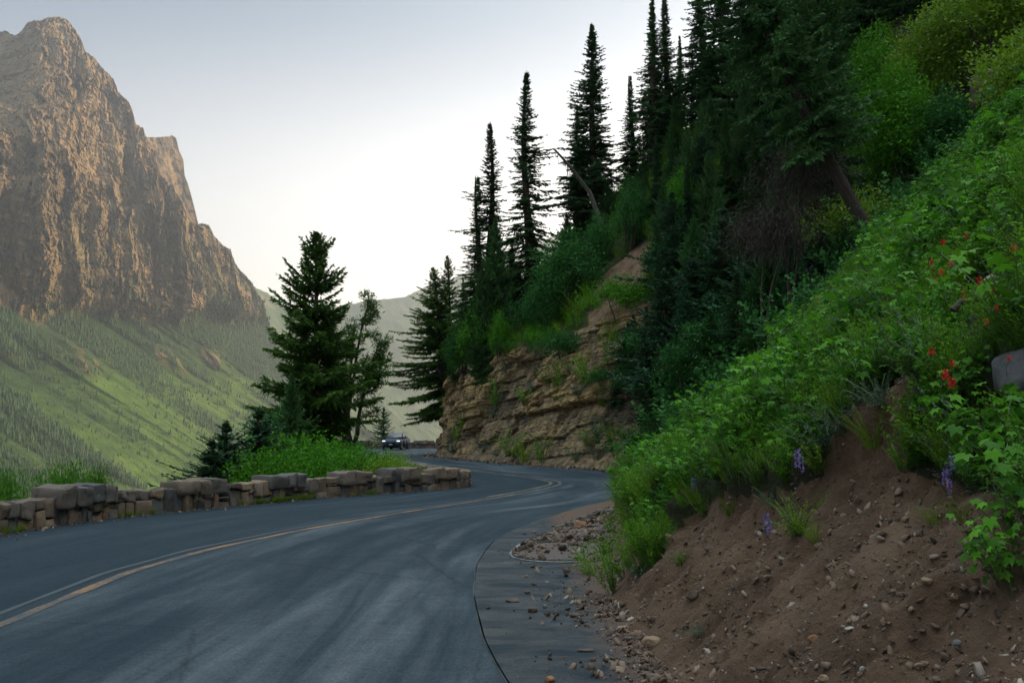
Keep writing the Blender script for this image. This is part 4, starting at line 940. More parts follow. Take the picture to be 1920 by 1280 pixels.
for px, top, D, kd, sx_, mt, lab in BU:
    hill_tree(px, top, D, SH[kd], sx_, lab, 'shrub' if kd != 'tall' else 'bush', mat=mt, func=shrub, name='shrub' if kd != 'tall' else 'broadleaf_tree', minH=.8, group='leafy bushes on the hill')
# filler wood behind: still single trees, a few steps further up the slope
g = np.random.default_rng(91); kk_ = 0; WOOD = []
for px in np.linspace(1430, 1980, 30):
    D = g.uniform(50, 66); P_ = at(px+g.uniform(-8, 8), 300, D); x, y = P_[0], P_[1]; z0 = gz(x, y)
    H = g.uniform(7, 11); e = grow(PR[['dense', 'spire3', 'full'][kk_ % 3]], x, y, z0-.1, H, g.uniform(.7, .95), g.uniform(0, 6), name='fir_tree'); kk_ += 1
    tt_ = proj(np.array([x, y, z0+H])); WOOD.append((e, float(tt_[0]), float(tt_[1])))

# ---- leaning dead snag
a_ = at(1106, 362, 62); b_ = at(1040, 281, 60); q = np.linspace(0, 1, 12)[:, None]; pts = a_*(1-q)+b_*q; pts[:, 2] += 0.12*np.sin(q[:, 0]*3)
a2_ = at(1118, 385, 62.4); pts = np.concatenate([[np.array([a2_[0]+.8, a2_[1], gz(a2_[0]+.8, a2_[1])-.2])], pts])
mb = MB(); v, f = tube(pts-a_, np.linspace(.15, .06, 13), 7); mb.add(v, f)
sn = empty('dead_snag', a_); o_ = mb.mesh('trunk'); obj('trunk', o_, M['bark_grey'], sn)
g = np.random.default_rng(5)
for k in range(8):
    t_ = g.uniform(.55, 1.0); p0 = a_*(1-t_)+b_*t_; q4 = np.linspace(0, 1, 5)[:, None]; L_ = g.uniform(.3, .8)
    pp = p0-a_+q4*np.array([[g.uniform(-.15, .15), g.uniform(-.1, .1), -L_]])+g.normal(0, .03, (5, 3))*q4
    v, f = tube(pp, np.linspace(.022, .008, 5), 4); mb2 = MB(); mb2.add(v, f); obj('twig', mb2.mesh('twig'), M['bark_grey'], sn)
tag(sn, 'bare grey dead trunk leaning left out of the firs against the sky', 'dead tree')
# ---- dead brown brush under the leaning conifer
for i_, (px, py, D, wd_, hh_) in enumerate([(1500, 300, 31, 2.0, 1.6), (1440, 400, 30, 1.7, 1.4)]):
    P_ = at(px, py+40, D); bl = [(g.uniform(-.8, .8)*wd_*.5, g.uniform(-.5, .5), g.uniform(-.2, 1)*hh_*.5, wd_*.28, .5, hh_*.3) for _ in range(8)]
    e = empty('dead_brush', P_); lf = leafcloud(300+i_, bl, 3800, .34, .018, 'deadbrush', -.3, 'twigs', hang=.9); obj('twigs', lf, parent=e)
    z0 = gz(P_[0], P_[1])-P_[2]; mb2 = MB()
    for k in range(2):
        q4 = np.linspace(0, 1, 6)[:, None]; tgt = np.array(bl[k][:3]); v, f = tube(np.array([[.3*k-.6, .2, z0-.2]])*(1-q4)+tgt*q4+g.normal(0, .05, (6, 3)), np.linspace(.06, .02, 6), 5); mb2.add(v, f)
    obj('limb', mb2.mesh('limb'), M['bark'], e)
    tag(e, ['tangle of dead brown twigs right under the leaning conifer', 'lower clump of dead brown twigs left of the slanting trunk'][i_], 'dead brush')

# ---- trees and bushes on the valley side
def low(px, top, D, proto, sxy, label, cat, func=grow, mat=None, name=None, rz=None, group=None, sink=0.0):
    P_ = at(px, top, D); x, y, zt = P_; g_ = lz(x, y)-.05-sink; e = func(proto, x, y, g_, zt-g_, sxy, random.uniform(0, 6.28) if rz is None else rz, name=name or getattr(proto, 'kind', 'shrub'), mat=mat)
    return tag(e, label, cat, group)
low(594, 441, 46, PR['douglas'], 1.02, 'tall full fir on the valley side of the road, the largest there', 'fir tree', mat='fir_warm', rz=.7)
low(571, 560, 47.5, PR['full'], .62, 'dark fir crowding the lower left side of the tallest roadside fir', 'fir tree', mat='fir')
low(624, 590, 47, PR['full'], .50, 'dark fir between the tallest roadside fir and the forked tree', 'fir tree', mat='fir')
low(425, 788, 31, PR['young'], 1.75, 'small dark fir behind the stone wall, furthest left of the firs', 'fir tree')
low(398, 822, 30, PR['young'], 1.7, 'lowest small fir behind the wall with a crooked tip', 'fir tree')
low(487, 764, 33, PR['young'], 1.7, 'small dark fir between the leftmost fir and the tall fir', 'fir tree')
low(548, 700, 38, PR['dense'], .62, 'dense dark fir low at the foot of the tallest roadside fir', 'fir tree')
low(720, 763, 112, PR['young'], 1.05, 'small fir standing alone behind the parapet beside the car', 'fir tree')
# forked open tree right of the tall fir
def forked(px, D):
    g = np.random.default_rng(77); base = at(px, 838, D); zb_ = lz(base[0], base[1])-.1; sc = D/F
    e = empty('forked_tree', (base[0], base[1], zb_)); bl = []
    tops = [((662, 700), (690, 556)), ((655, 740), (664, 610)), ((672, 740), (712, 640)), ((640, 760), (640, 680))]
    for k, ((mx, my), (tx, ty)) in enumerate(tops):
        p0 = np.array([(k-1.5)*.28, .1*k, -.2]); pm = at(mx, my, D)-np.array([base[0], base[1], zb_]); pt = at(tx, ty, D+.4*(k-1.5))-np.array([base[0], base[1], zb_])
        q = np.linspace(0, 1, 12)[:, None]; pts = (1-q)**2*p0+2*q*(1-q)*pm+q**2*pt; pts += g.normal(0, .04, (12, 3)); 
        mb = MB(); v, f = tube(pts, np.linspace(.15, .02, 12), 7); mb.add(v, f)
        nb = 11
        for j in range(nb):
            t_ = .42+.56*j/nb; c = pts[int(t_*11)]; a = g.uniform(-1.1, 1.1)+(0 if (k in (0, 2) and g.random() < .8) else 3.14); L_ = (1.9-1.35*t_)*g.uniform(.6, 1.3)
            dv = np.array([math.cos(a), .7*math.sin(a), g.uniform(.05, .6)]); q5 = np.linspace(0, 1, 6)[:, None]; br_ = c+q5*dv*L_+np.array([0, 0, .25])*q5**2; v, f = tube(br_, np.linspace(.035, .008, 6), 4); mb.add(v, f)
            for s_ in (.35, .6, .82, 1.0): bc = c+dv*L_*s_+np.array([0, 0, .25])*s_**2; bl.append((*(bc+g.normal(0, .06, 3)), .20*g.uniform(.7, 1.5), .20, .08*g.uniform(.8, 1.4)))
        bl.append((*pt, .3, .3, .3)); obj('trunk', mb.mesh('trunk'), M['bark'], e)
    obj('crown', leafcloud(400, bl, 15000, .20, .05, 'fir_warm', .3, 'crown', sc=.55), parent=e); return e
tag(forked(652, 50), 'forked open tree with bare lower trunks right of the tallest roadside fir', 'tree')
for px, top, D, kd, sx_, mt, lab in [(478, 860, 30, 'a', .8, None, 'bush behind the wall right below the small dark firs'),
        (535, 832, 32, 'a', .95, None, 'broad green bush behind the wall left of centre'),
        (585, 822, 36, 'a', 1.2, 'leaf', 'round bush at the foot of the tallest roadside fir'),
        (640, 830, 37, 'c', 1.2, 'leaf', 'bush below the bare trunks of the forked tree'),
        (606, 848, 31, 'a', 1.1, 'leaf', 'green bush touching the wall below the tall fir'),
        (676, 850, 31.5, 'a', .95, 'leaf', 'green bush left of the yellow green bush'),
        (724, 855, 31.5, 'b', 1.1, None, 'bright yellow green bush inside the bend of the wall'),
        (758, 872, 30.6, 'willow', 1.1, 'leaf_yellow', 'small grassy bush just short of the wall corner'),
        (516, 778, 40, 'c', .85, 'leaf_dark', 'dark bush in the shade of the tallest roadside fir'),
        (700, 850, 36, 'b', .9, 'leaf_yellow', 'pale bush beside the back of the curving wall')]:
    low(px, top, D, SH[kd], sx_, lab, 'bush', shrub, mt, 'shrub', group='bushes inside the bend of the wall')
low(140, 866, 19.9, SH['willow'], .42, 'leafy bush rising behind the raised block of the wall', 'bush', shrub, 'leaf', 'shrub', sink=.1)
low(104, 884, 19.7, SH['willow'], .36, 'lower leafy bush left of the one behind the raised block', 'bush', shrub, 'leaf', 'shrub', sink=.1)
low(184, 874, 20.0, SH['willow'], .26, 'narrow leafy bush at the right end of the raised block', 'bush', shrub, 'leaf', 'shrub', sink=.1)
low(6, 878, 17.8, SH['willow'], .42, 'leafy bush at the left edge behind the wall', 'bush', shrub, 'leaf', 'shrub', sink=.1)

# ---- woods on the mountain: tens of thousands of trees, one mass
def far_woods(name, V_, wgt, n_, hmin, hmax, seed):
    g = np.random.default_rng(seed); P_ = V_.reshape(-1, 3); idx = g.choice(len(P_), n_, p=wgt.ravel()/wgt.sum()); p = P_[idx]+g.normal(0, 4, (n_, 3))*[1, 1, 0]
    h = g.uniform(hmin, hmax, n_)*g.uniform(.6, 1.1, n_); r_ = h*g.uniform(.13, .2, n_); sides = 5; th = np.arange(sides)/sides*6.283
    ring = np.stack([np.cos(th), np.sin(th), 0*th], 1)
    v = []; 
    for (z0, rr_) in ((-.05, 1.0), (.45, .62)):
        v.append(p[:, None]+ring[None]*(r_*rr_)[:, None, None]*g.uniform(.7, 1.3, (n_, sides, 1))+np.array([0, 0, 1.0])*(h*z0)[:, None, None])
    v.append((p+np.array([0, 0, 1.0])*h[:, None])[:, None]); v = np.concatenate(v, 1); k = 2*sides+1; b0 = (np.arange(n_)*k)[:, None]
    q = np.concatenate([np.stack([b0[:, 0]+i, b0[:, 0]+(i+1) % sides, b0[:, 0]+sides+(i+1) % sides, b0[:, 0]+sides+i], 1) for i in range(sides)])
    t = np.concatenate([np.stack([b0[:, 0]+sides+i, b0[:, 0]+sides+(i+1) % sides, b0[:, 0]+2*sides], 1) for i in range(sides)])
    ti = np.repeat(g.uniform(0, 1, n_), k)
    me_ = mesh(name, v.reshape(-1, 3), [q, t], ti, smooth=False)
    return tag(obj(name, me_, M['farforest']), 'conifer woods streaking the lower mountainside below the cliffs', 'forest', kind='stuff')
dens = sstep(.0, .28, fbm((s1+.9*Z1)/90, Z1/300, 0, 5, 161)+.25*sstep(420, 60, pmx)*sstep(640, 760, pmy)+.25*sstep(-160, -20, zrel))*veg1*(1-.93*meadow)*(D1**2)*1e-6*(zrel > -700)*sstep(90, 20, zrel)
dens = dens*(proj(V1[:-2])[1] > 500)
far_woods('mountain_forest', V1[:-2], dens+0.03*dens.max()*veg1*(pmy > 500)*(1-.8*meadow), 70000, 7, 19, 162)

# ================================================================ STONE PARAPETS
m, n, l, b, o = newmat('parapet stone'); tcn = n.new('ShaderNodeNewGeometry').outputs['Position']
nz = noise(n, l, 6, 8, 0.7, tcn); rc = ramp(n, [(0.0, (0.085, 0.088, 0.090)), (0.3, (0.125, 0.115, 0.105)), (0.55, (0.18, 0.14, 0.108)), (0.8, (0.23, 0.155, 0.09)), (1.0, (0.30, 0.28, 0.25))])
l.new(mth(n, l, 'ADD', mth(n, l, 'MULTIPLY', attr(n, 'tint'), 0.8), mth(n, l, 'MULTIPLY', mth(n, l, 'SUBTRACT', nz.outputs[0], .4), .5)), rc.inputs[0])
ms = noise(n, l, 2.2, 6, 0.7, tcn); mr = ramp(n, [(0.54, 0.0), (0.68, 0.75)]); l.new(ms.outputs[0], mr.inputs[0])
l.new(mix(n, l, mr.outputs[0], rc.outputs[0], (0.035, 0.042, 0.018)), b.inputs['Base Color']); b.inputs['Roughness'].default_value = 0.9; b.inputs['Specular IOR Level'].default_value = .3
n9 = noise(n, l, 14, 8, 0.75, tcn); bump(n, l, b, n9.outputs[0], 0.05); M['stone'] = m
M['mortar'] = plain('dark mortar', (0.04, 0.036, 0.032), 0.95, noisy=.4)
def path_at(P_, s):
    seg = np.hypot(*np.diff(P_, axis=0).T); S_ = np.concatenate([[0], np.cumsum(seg)]); x = np.interp(s, S_, P_[:, 0]); y = np.interp(s, S_, P_[:, 1])
    x2 = np.interp(s+.2, S_, P_[:, 0]); y2 = np.interp(s+.2, S_, P_[:, 1]); x1 = np.interp(s-.2, S_, P_[:, 0]); y1 = np.interp(s-.2, S_, P_[:, 1])
    a = math.atan2(y2-y1, x2-x1); return x, y, a, S_[-1]
def stone(mb, cx, cy_, cz, a, w_, t_, h_, g, rough=.045, nn=5, p=20.0, tint=None):
    V, Fc = roundbox(nn, p); v = V*np.array([w_/2, t_/2, h_/2]); o3 = g.uniform(0, 99, 3)
    dn_ = np.stack([vnoise(v[:, 0]*5+o3[0], v[:, 1]*5+o3[1], v[:, 2]*5+k*9+o3[2], 5) for k in range(3)], 1)*rough
    v = v+dn_; v = v*(1+g.uniform(-.06, .06, 3)*np.sign(v[:, [1, 2, 0]])); v = rotz(v, a)+[cx, cy_, cz]; mb.add(v, Fc, g.uniform(0, 1) if tint is None else tint)
def stone_wall(P_, h, thick, merl, label, seed, h_end=None, big=1.0):
    g = np.random.default_rng(seed); L = path_at(P_, 0)[3]; x0, y0, a0, _ = path_at(P_, L/2)
    e = empty('stone_wall', (x0, y0, 0)); o0 = np.array([x0, y0, 0]); mb = MB(); s = 0.0; h_end = h_end or h
    HH = lambda s_: h+(h_end-h)*s_/L
    while s < L:
        w_ = g.uniform(.14, .40)*big; sc = s+w_/2; x, y, a, _ = path_at(P_, sc); hh = HH(sc)*g.uniform(.97, 1.04); gp = .018
        k = g.choice([1, 2, 3], p=[.22, .50, .28]); cuts = np.concatenate([[-.12], np.sort(g.uniform(.25, .78, k-1))*hh, [hh]])
        for i in range(k):
            zb_, zt = cuts[i], cuts[i+1]
            if k > 1 and w_ > .45 and g.random() < .6:
                for sg in (-1, 1): stone(mb, x+math.cos(a)*sg*w_/4-x0, y+math.sin(a)*sg*w_/4-y0, (zb_+zt)/2, a, w_/2-gp, thick+g.uniform(-.05, .07), zt-zb_-gp, g)
            else: stone(mb, x-x0, y-y0, (zb_+zt)/2, a, w_-gp, thick+g.uniform(-.05, .08), zt-zb_-gp, g)
        s += w_
    obj('stones', mb.mesh('stones', False), M['stone'], e)
    # mortar core
    q = np.arange(.1, L-.1, .3); pts = np.array([path_at(P_, s_)[:3] for s_ in q]); nrm = np.stack([-np.sin(pts[:, 2]), np.cos(pts[:, 2])], 1); hh = HH(q)-.07; t_ = thick/2-.04
    r_ = [np.column_stack([pts[:, :2]+nrm*sg*t_-[x0, y0], zz_]) for sg, zz_ in ((-1, 0*q-.1), (-1, hh), (1, hh), (1, 0*q-.1))]
    k = len(q); i = np.arange(k-1); f = np.concatenate([np.stack([i+j*k, i+1+j*k, i+1+(j+1)*k, i+(j+1)*k], 1) for j in range(3)])
    obj('mortar', mesh('mortar', np.concatenate(r_), f, smooth=False), M['mortar'], e)
    for (sa, sb, up, tn) in merl:
        mb = MB(); s = sa
        while s < sb-.1:
            w_ = min(g.uniform(.34, .62), sb-s); 
            if sb-s-w_ < .2: w_ = sb-s
            x, y, a, _ = path_at(P_, s+w_/2); hb = HH(s)*.62; top = HH(s)+up*g.uniform(.85, 1.1)
            stone(mb, x-x0, y-y0, (hb+top)/2, a, w_-.02, thick+.16, top-hb, g, .05, 6, 22.0, tn if tn is not None and g.random() < .6 else None); s += w_
        obj('raised_block', mb.mesh('raised block', False), M['stone'], e)
    return tag(e, label, 'stone wall')
def wall_piece(i0, i1): return smooth_poly(W[i0:i1], .25, 2)
NW = smooth_poly(W[1:10], .25, 2)
def s_of_px(P_, px):
    seg = np.hypot(*np.diff(P_, axis=0).T); S_ = np.concatenate([[0], np.cumsum(seg)]); x_, _, _ = proj(np.column_stack([P_, 0*P_[:, 0]])); k = P_[:, 1] > 10; return float(np.interp(px, x_[k], S_[k]))
ml = [(s_of_px(NW, a), s_of_px(NW, b_), u_, t_) for a, b_, u_, t_ in ((82, 196, .16, .35), (316, 408, .13, .65), (490, 556, .14, .3), (624, 684, .14, .55), (718, 776, .17, .45), (806, 846, .12, .7))]
stone_wall(NW, .52, .44, ml, 'long low stone parapet with raised blocks along the left side of the road', 501, .47)
stone_wall(smooth_poly(W[9:18], .25, 2), .46, .44, [], 'stone parapet running back from the sharp corner towards the car', 502, .5, 1.15)
FW = smooth_poly(W[17:22], .25, 2); Lf = path_at(FW, 0)[3]
stone_wall(FW, .66, .5, [(s_of_px(FW, a) if 1 else 0, s_of_px(FW, a)+2.2, .18, None) for a in (672, 692, 776)], 'far stone parapet across the road behind the car', 503, None, 1.7)
stone_wall(smooth_poly(W[21:24], .25, 2), .66, .5, [], 'last piece of parapet vanishing behind the road cut', 504, None, 1.7)

# ================================================================ THE CAR
def loft(sections, cap=True):
    """sections: list of rings (k,3), joined in order"""
    n_ = len(sections); k = len(sections[0]); v = np.concatenate(sections); i = np.arange(n_-1)[:, None]; j = np.arange(k)[None]
    f = np.stack([i*k+j, i*k+(j+1) % k, (i+1)*k+(j+1) % k, (i+1)*k+j], -1).reshape(-1, 4); return v, f, [np.arange(k)[None, ::-1], (np.arange(k)+(n_-1)*k)[None]]
def ring(y, hw, zb_, zt, ex=5.0, k=28):
    th = np.arange(k)/k*2*np.pi+np.pi/k; c, s = np.cos(th), np.sin(th); rr_ = (np.abs(c)**ex+np.abs(s)**ex)**(-1/ex)
    return np.stack([hw*rr_*c, 0*c+y, (zb_+zt)/2+(zt-zb_)/2*rr_*s], 1)
M['paint'] = plain('dark blue car paint', (0.005, 0.014, 0.042), 0.45, spec=.3); M['paint'].node_tree.nodes['Principled BSDF'].inputs['Coat Weight'].default_value = 0.0
M['glass'] = plain('dark car glass', (0.012, 0.020, 0.024), 0.06, spec=.9); M['rubber'] = plain('tyre rubber', (0.012, 0.012, 0.013), 0.85)
M['rim'] = plain('grey alloy', (0.25, 0.26, 0.27), 0.35, .8); M['black'] = plain('black plastic', (0.012, 0.013, 0.015), 0.5)
M['lamp'] = plain('lit headlamp', (0.9, 0.9, 0.95), .2, em=(0.9, 0.93, 1.0), ems=1.0); M['lampside'] = plain('clear lamp cover', (0.5, 0.52, 0.55), .1, spec=.8)
M['plate'] = plain('grey plate', (0.30, 0.30, 0.30), .5); M['chrome'] = plain('brushed trim', (.5, .5, .5), .3, .9)
cpos = ground(741, 843); car = empty('parked_car', (cpos[0], cpos[1]+.9, 0), R(-7)); car.name = 'car'
tag(car, 'dark blue car with lit headlights and roof rails coming round the far bend', 'car')
secs = [(-2.28, .70, .34, .66, 4), (-2.22, .80, .27, .86, 5), (-2.05, .87, .24, .98, 6), (-1.5, .905, .22, 1.04, 6), (-.95, .915, .22, 1.08, 6), (0, .92, .22, 1.10, 6), (1.0, .92, .22, 1.12, 6), (1.8, .905, .24, 1.13, 6), (2.15, .86, .30, 1.10, 5), (2.28, .78, .38, 1.0, 4)]
v, f, caps = loft([ring(y, hw, a, b_, ex) for y, hw, a, b_, ex in secs]); mb = MB(); mb.add(v, [f]+caps)
cabs = [(-1.0, .78, .98, 1.09, 3), (-.62, .76, .98, 1.36, 5), (-.25, .70, .98, 1.56, 5), (.2, .67, .98, 1.625, 5), (1.0, .67, .98, 1.62, 5), (1.7, .66, .98, 1.56, 5), (2.0, .70, .98, 1.36, 5), (2.18, .76, .98, 1.12, 4)]
v, f, caps = loft([ring(y, hw, a, b_, ex) for y, hw, a, b_, ex in cabs]); mb.add(v, [f]+caps)
for sx in (-1, 1):
    for wy in (-1.42, 1.32):     # wheel arch flares
        th = np.linspace(-.15, math.pi+.15, 14); pts = np.stack([0*th+sx*.90, wy+.40*np.cos(th), .34+.40*np.sin(th)], 1); v, f = tube(pts, .045, 6); mb.add(v, f)
body = obj('body', mb.mesh('body'), M['paint'], car)
def panel(name, quad, mat, parent, th=.012):
    q = np.array(quad, float); nrm = np.cross(q[1]-q[0], q[3]-q[0]); nrm /= np.linalg.norm(nrm); k = len(q)
    v = np.concatenate([q, q+nrm*th]); f4 = np.array([[i, (i+1) % k, k+(i+1) % k, k+i] for i in range(k)])
    return obj(name, mesh(name, v, [f4, np.arange(k)[None, ::-1], (np.arange(k)+k)[None]], smooth=False), M[mat], parent)
panel('windscreen', [(-.72, -1.03, 1.09), (.72, -1.03, 1.09), (.60, -.27, 1.57), (-.60, -.27, 1.57)], 'glass', car, .02)
panel('rear_window', [(.62, 2.16, 1.15), (-.62, 2.16, 1.15), (-.56, 1.80, 1.52), (.56, 1.80, 1.52)], 'glass', car, .03)
for sx in (-1, 1):
    fl = lambda Q: Q if sx > 0 else Q[::-1]
    panel('side_window', fl([(sx*.80, -.80, 1.12), (sx*.80, .30, 1.14), (sx*.685, .30, 1.54), (sx*.70, -.22, 1.52)]), 'glass', car, .02)
    panel('side_window', fl([(sx*.80, .38, 1.14), (sx*.80, 1.45, 1.16), (sx*.685, 1.40, 1.52), (sx*.685, .38, 1.54)]), 'glass', car, .02)
    d1 = panel('door', fl([(sx*.925, -.85, .36), (sx*.925, .32, .36), (sx*.925, .32, 1.04), (sx*.925, -.85, 1.02)]), 'paint', car, .006)
    v, f = tube([(sx*.945, .10, .93), (sx*.96, .17, .935), (sx*.945, .26, .93)], .014, 5); hb_ = MB(); hb_.add(v, f); obj('handle', hb_.mesh('handle'), M['black'], d1)
    panel('door', fl([(sx*.925, .36, .36), (sx*.925, 1.25, .36), (sx*.925, 1.25, 1.06), (sx*.925, .36, 1.04)]), 'paint', car, .006)
    hb_ = MB(); V, Fc = roundbox(4, 3.0); hb_.add(V*[.11, .06, .075]+[sx*1.0, -.72, 1.12], Fc); obj('mirror', hb_.mesh('mirror'), M['paint'], car)
    v, f = tube([(sx*.60, -.15, 1.62), (sx*.60, -.05, 1.68), (sx*.60, 1.5, 1.68), (sx*.60, 1.62, 1.60)], .022, 6); hb_ = MB(); hb_.add(v, f); obj('roof_rail', hb_.mesh('roof rail'), M['black'], car)
    hb_ = MB(); V, Fc = roundbox(6, 3.5); vv_ = V*[.15, .09, .045]; vv_[:, 1] += np.abs(vv_[:, 0]+sx*.17)*.0; hb_.add(vv_+[sx*.70, -2.15, .86], Fc); hl = obj('headlight', hb_.mesh('headlight'), M['lamp'], car)
    hb_ = MB(); hb_.add(V*[.09, .05, .05]+[sx*.72, -2.24, .50], Fc); obj('fog_lamp', hb_.mesh('fog lamp'), M['black'], car)
    hb_ = MB(); hb_.add(V*[.10, .06, .10]+[sx*.78, 2.20, .95], Fc); obj('tail_light', hb_.mesh('tail light'), plain('tail lamp', (.25, .01, .01), .3) if sx < 0 else bpy.data.materials['tail lamp'], car)
    for wy in (-1.42, 1.32):
        wh = empty('wheel'); wh.parent = car; wh.location = (sx*.82, wy, .34)
        th = np.linspace(0, 2*np.pi, 25)[:-1]; prof_ = [(.22, -.10), (.31, -.115), (.34, -.07), (.345, 0), (.34, .07), (.31, .115), (.22, .10)]
        v = np.array([[(x_, r_*math.cos(t), r_*math.sin(t)) for t in th] for r_, x_ in prof_]).reshape(-1, 3); k = 24; i = np.arange(6)[:, None]; j = np.arange(k)[None]
        f = np.stack([i*k+j, (i+1)*k+j, (i+1)*k+(j+1) % k, i*k+(j+1) % k], -1).reshape(-1, 4); obj('tyre', mesh('tyre', v, f), M['rubber'], wh)
        rb = MB(); v, f = tube([(sx*.06, 0, 0), (sx*.07, 0, 0)], .22, 24)
        v = np.array([(sx*.055, .22*math.cos(t), .22*math.sin(t)) for t in th]+[(sx*.035, 0, 0)]); f3 = np.array([[i_, (i_+1) % 24, 24] for i_ in range(24)]); rb.add(v, f3)
        for t in np.arange(5)*2*np.pi/5: v, f = tube([(sx*.07, .03*math.cos(t), .03*math.sin(t)), (sx*.075, .21*math.cos(t), .21*math.sin(t))], .022, 5); rb.add(v, f)
        obj('rim', rb.mesh('rim'), M['rim'], wh)
panel('grille', [(-.42, -2.262, .60), (.42, -2.262, .60), (.46, -2.262, .80), (-.46, -2.262, .80)], 'black', car, .03)
panel('bumper', [(-.74, -2.25, .28), (.74, -2.25, .28), (.78, -2.25, .52), (-.78, -2.25, .52)], 'black', car, .03)
panel('number_plate', [(-.17, -2.30, .47), (.17, -2.30, .47), (.17, -2.30, .58), (-.17, -2.30, .58)], 'plate', car, .012)

# ================================================================ PLANTS OF THE NEAR BANK
for e, px, py in SLOPE: tag(e, unique_label('bushy fir on the shaded slope', px, py), 'fir tree')
for e, px, py in WOOD:
    tag(e, unique_label('dark fir deep in the shaded wood', px, py), 'fir tree', 'firs deep in the shaded wood')
def hstems(g, n_, h, lean, r=.004):
    """curved herb stems: (n,7,3) points"""
    a = g.uniform(0, 6.28, n_); L = h*g.uniform(.55, 1.1, n_); ln = lean*g.uniform(.2, 1.2, n_); q = np.linspace(0, 1, 7)
    hd = np.stack([np.cos(a), np.sin(a), 0*a], 1); b_ = hd*g.uniform(0, .07, n_)[:, None]
    return b_[:, None]+hd[:, None]*(ln*L)[:, None, None]*(q**1.6)[None, :, None]+np.array([0, 0, 1.0])*(L[:, None]*q[None]*(1-.18*ln[:, None]*q[None]))[:, :, None]
def ribbons(P_, w_):
    """thin flat strips along stems"""
    n_, k, _ = P_.shape; off_ = np.array([1.0, .4, 0])*w_; v = np.stack([P_-off_, P_+off_], 2).reshape(n_, -1, 3); j = np.arange(k-1)
    f = np.stack([2*j, 2*j+1, 2*j+3, 2*j+2], 1); f = (f[None]+np.arange(n_)[:, None, None]*2*k).reshape(-1, 4); return v.reshape(-1, 3), f
def p_feather(seed, h=.5, ns=16, nl=26, L=.050, Wd=.010, lean=.5):
    g = np.random.default_rng(seed); S_ = hstems(g, ns, h, lean); sv, sf = ribbons(S_, .0025)
    q = g.uniform(.12, 1.0, (ns, nl)); i = np.clip((q*6).astype(int), 0, 5); fr_ = (q*6-i)[..., None]; ii = np.arange(ns)[:, None]
    B = S_[ii, i]*(1-fr_)+S_[ii, i+1]*fr_; ax = S_[ii, i+1]-S_[ii, i]; ax /= np.linalg.norm(ax, axis=-1, keepdims=True)
    d_ = rdir(ns*nl, g).reshape(ns, nl, 3); d_ -= ax*(d_*ax).sum(-1, keepdims=True); d_ /= np.linalg.norm(d_, axis=-1, keepdims=True)+1e-6
    d_ = d_*.85+ax*g.uniform(.3, .9, (ns, nl, 1)); n_ = ax+.3*rdir(ns*nl, g).reshape(ns, nl, 3)
    v, f = kites(B.reshape(-1, 3), d_.reshape(-1, 3), n_.reshape(-1, 3), (L*(1.15-.55*q)*g.uniform(.7, 1.3, q.shape)).ravel(), Wd*g.uniform(.7, 1.4, ns*nl), .1)
    t = np.repeat(np.clip(.25+.55*q.ravel()+g.uniform(-.15, .15, q.size), 0, 1), 4); return (v, f, t), (sv, sf, np.full(len(sv), .5))
def p_oval(seed, h=.42, ns=14, nl=15, L=.062, Wd=.034, lean=.7): return p_feather(seed, h, ns, nl, L, Wd, lean)
def p_lobed(seed, h=.50, ns=13, R_=.064, lean=.55, per=4):
    g = np.random.default_rng(seed); S_ = hstems(g, ns, h, lean); V = []; Fq = []; T = []; n0 = 0; pet = []
    lob = np.radians([-105, -52, 0, 52, 105]); tipr = np.array([.72, .95, 1.12, .95, .72]); jun = np.radians([-150, -80, -27, 27, 80, 150]); jr = np.array([.45, .52, .60, .60, .52, .45])
    for i in range(ns):
        for k in range(per):
            q = g.uniform(.45, 1.0) if k else 1.0; c0 = S_[i, min(6, int(q*6))]; a = g.uniform(0, 6.28); pl = g.uniform(.05, .15)*(1 if k else .4)
            o_ = c0+np.array([math.cos(a)*pl, math.sin(a)*pl, .04]); s_ = R_*g.uniform(.55, 1.25)
            nrm = np.array([math.cos(a)*.45, math.sin(a)*.45, 1.0])+g.normal(0, .25, 3); nrm /= np.linalg.norm(nrm); fw = np.array([math.cos(a), math.sin(a), -.25]); fw -= nrm*fw.dot(nrm); fw /= np.linalg.norm(fw); sd_ = np.cross(nrm, fw)
            P2 = lambda th, r_: o_+s_*r_*(math.cos(th)*fw+math.sin(th)*sd_)-nrm*s_*.16*r_*r_
            pts = [o_-fw*s_*.12]+[P2(jun[j], jr[j])+nrm*s_*.05 for j in range(6)]+[P2(lob[j], tipr[j]) for j in range(5)]
            V.append(np.array(pts)); Fq.append(np.array([[0, 1+j, 7+j, 2+j] for j in range(5)])+n0); n0 += 12; T.append(np.full(12, np.clip(g.uniform(.15, .95), 0, 1))); pet.append([c0, o_])
    sv, sf = ribbons(S_, .0035); pv, pf = ribbons(np.array([[a, a*.5+b_*.5, b_] for a, b_ in pet]), .002)
    return (np.concatenate(V), np.concatenate(Fq), np.concatenate(T)), (np.concatenate([sv, pv]), np.concatenate([sf, pf+len(sv)]), np.full(len(sv)+len(pv), .5))
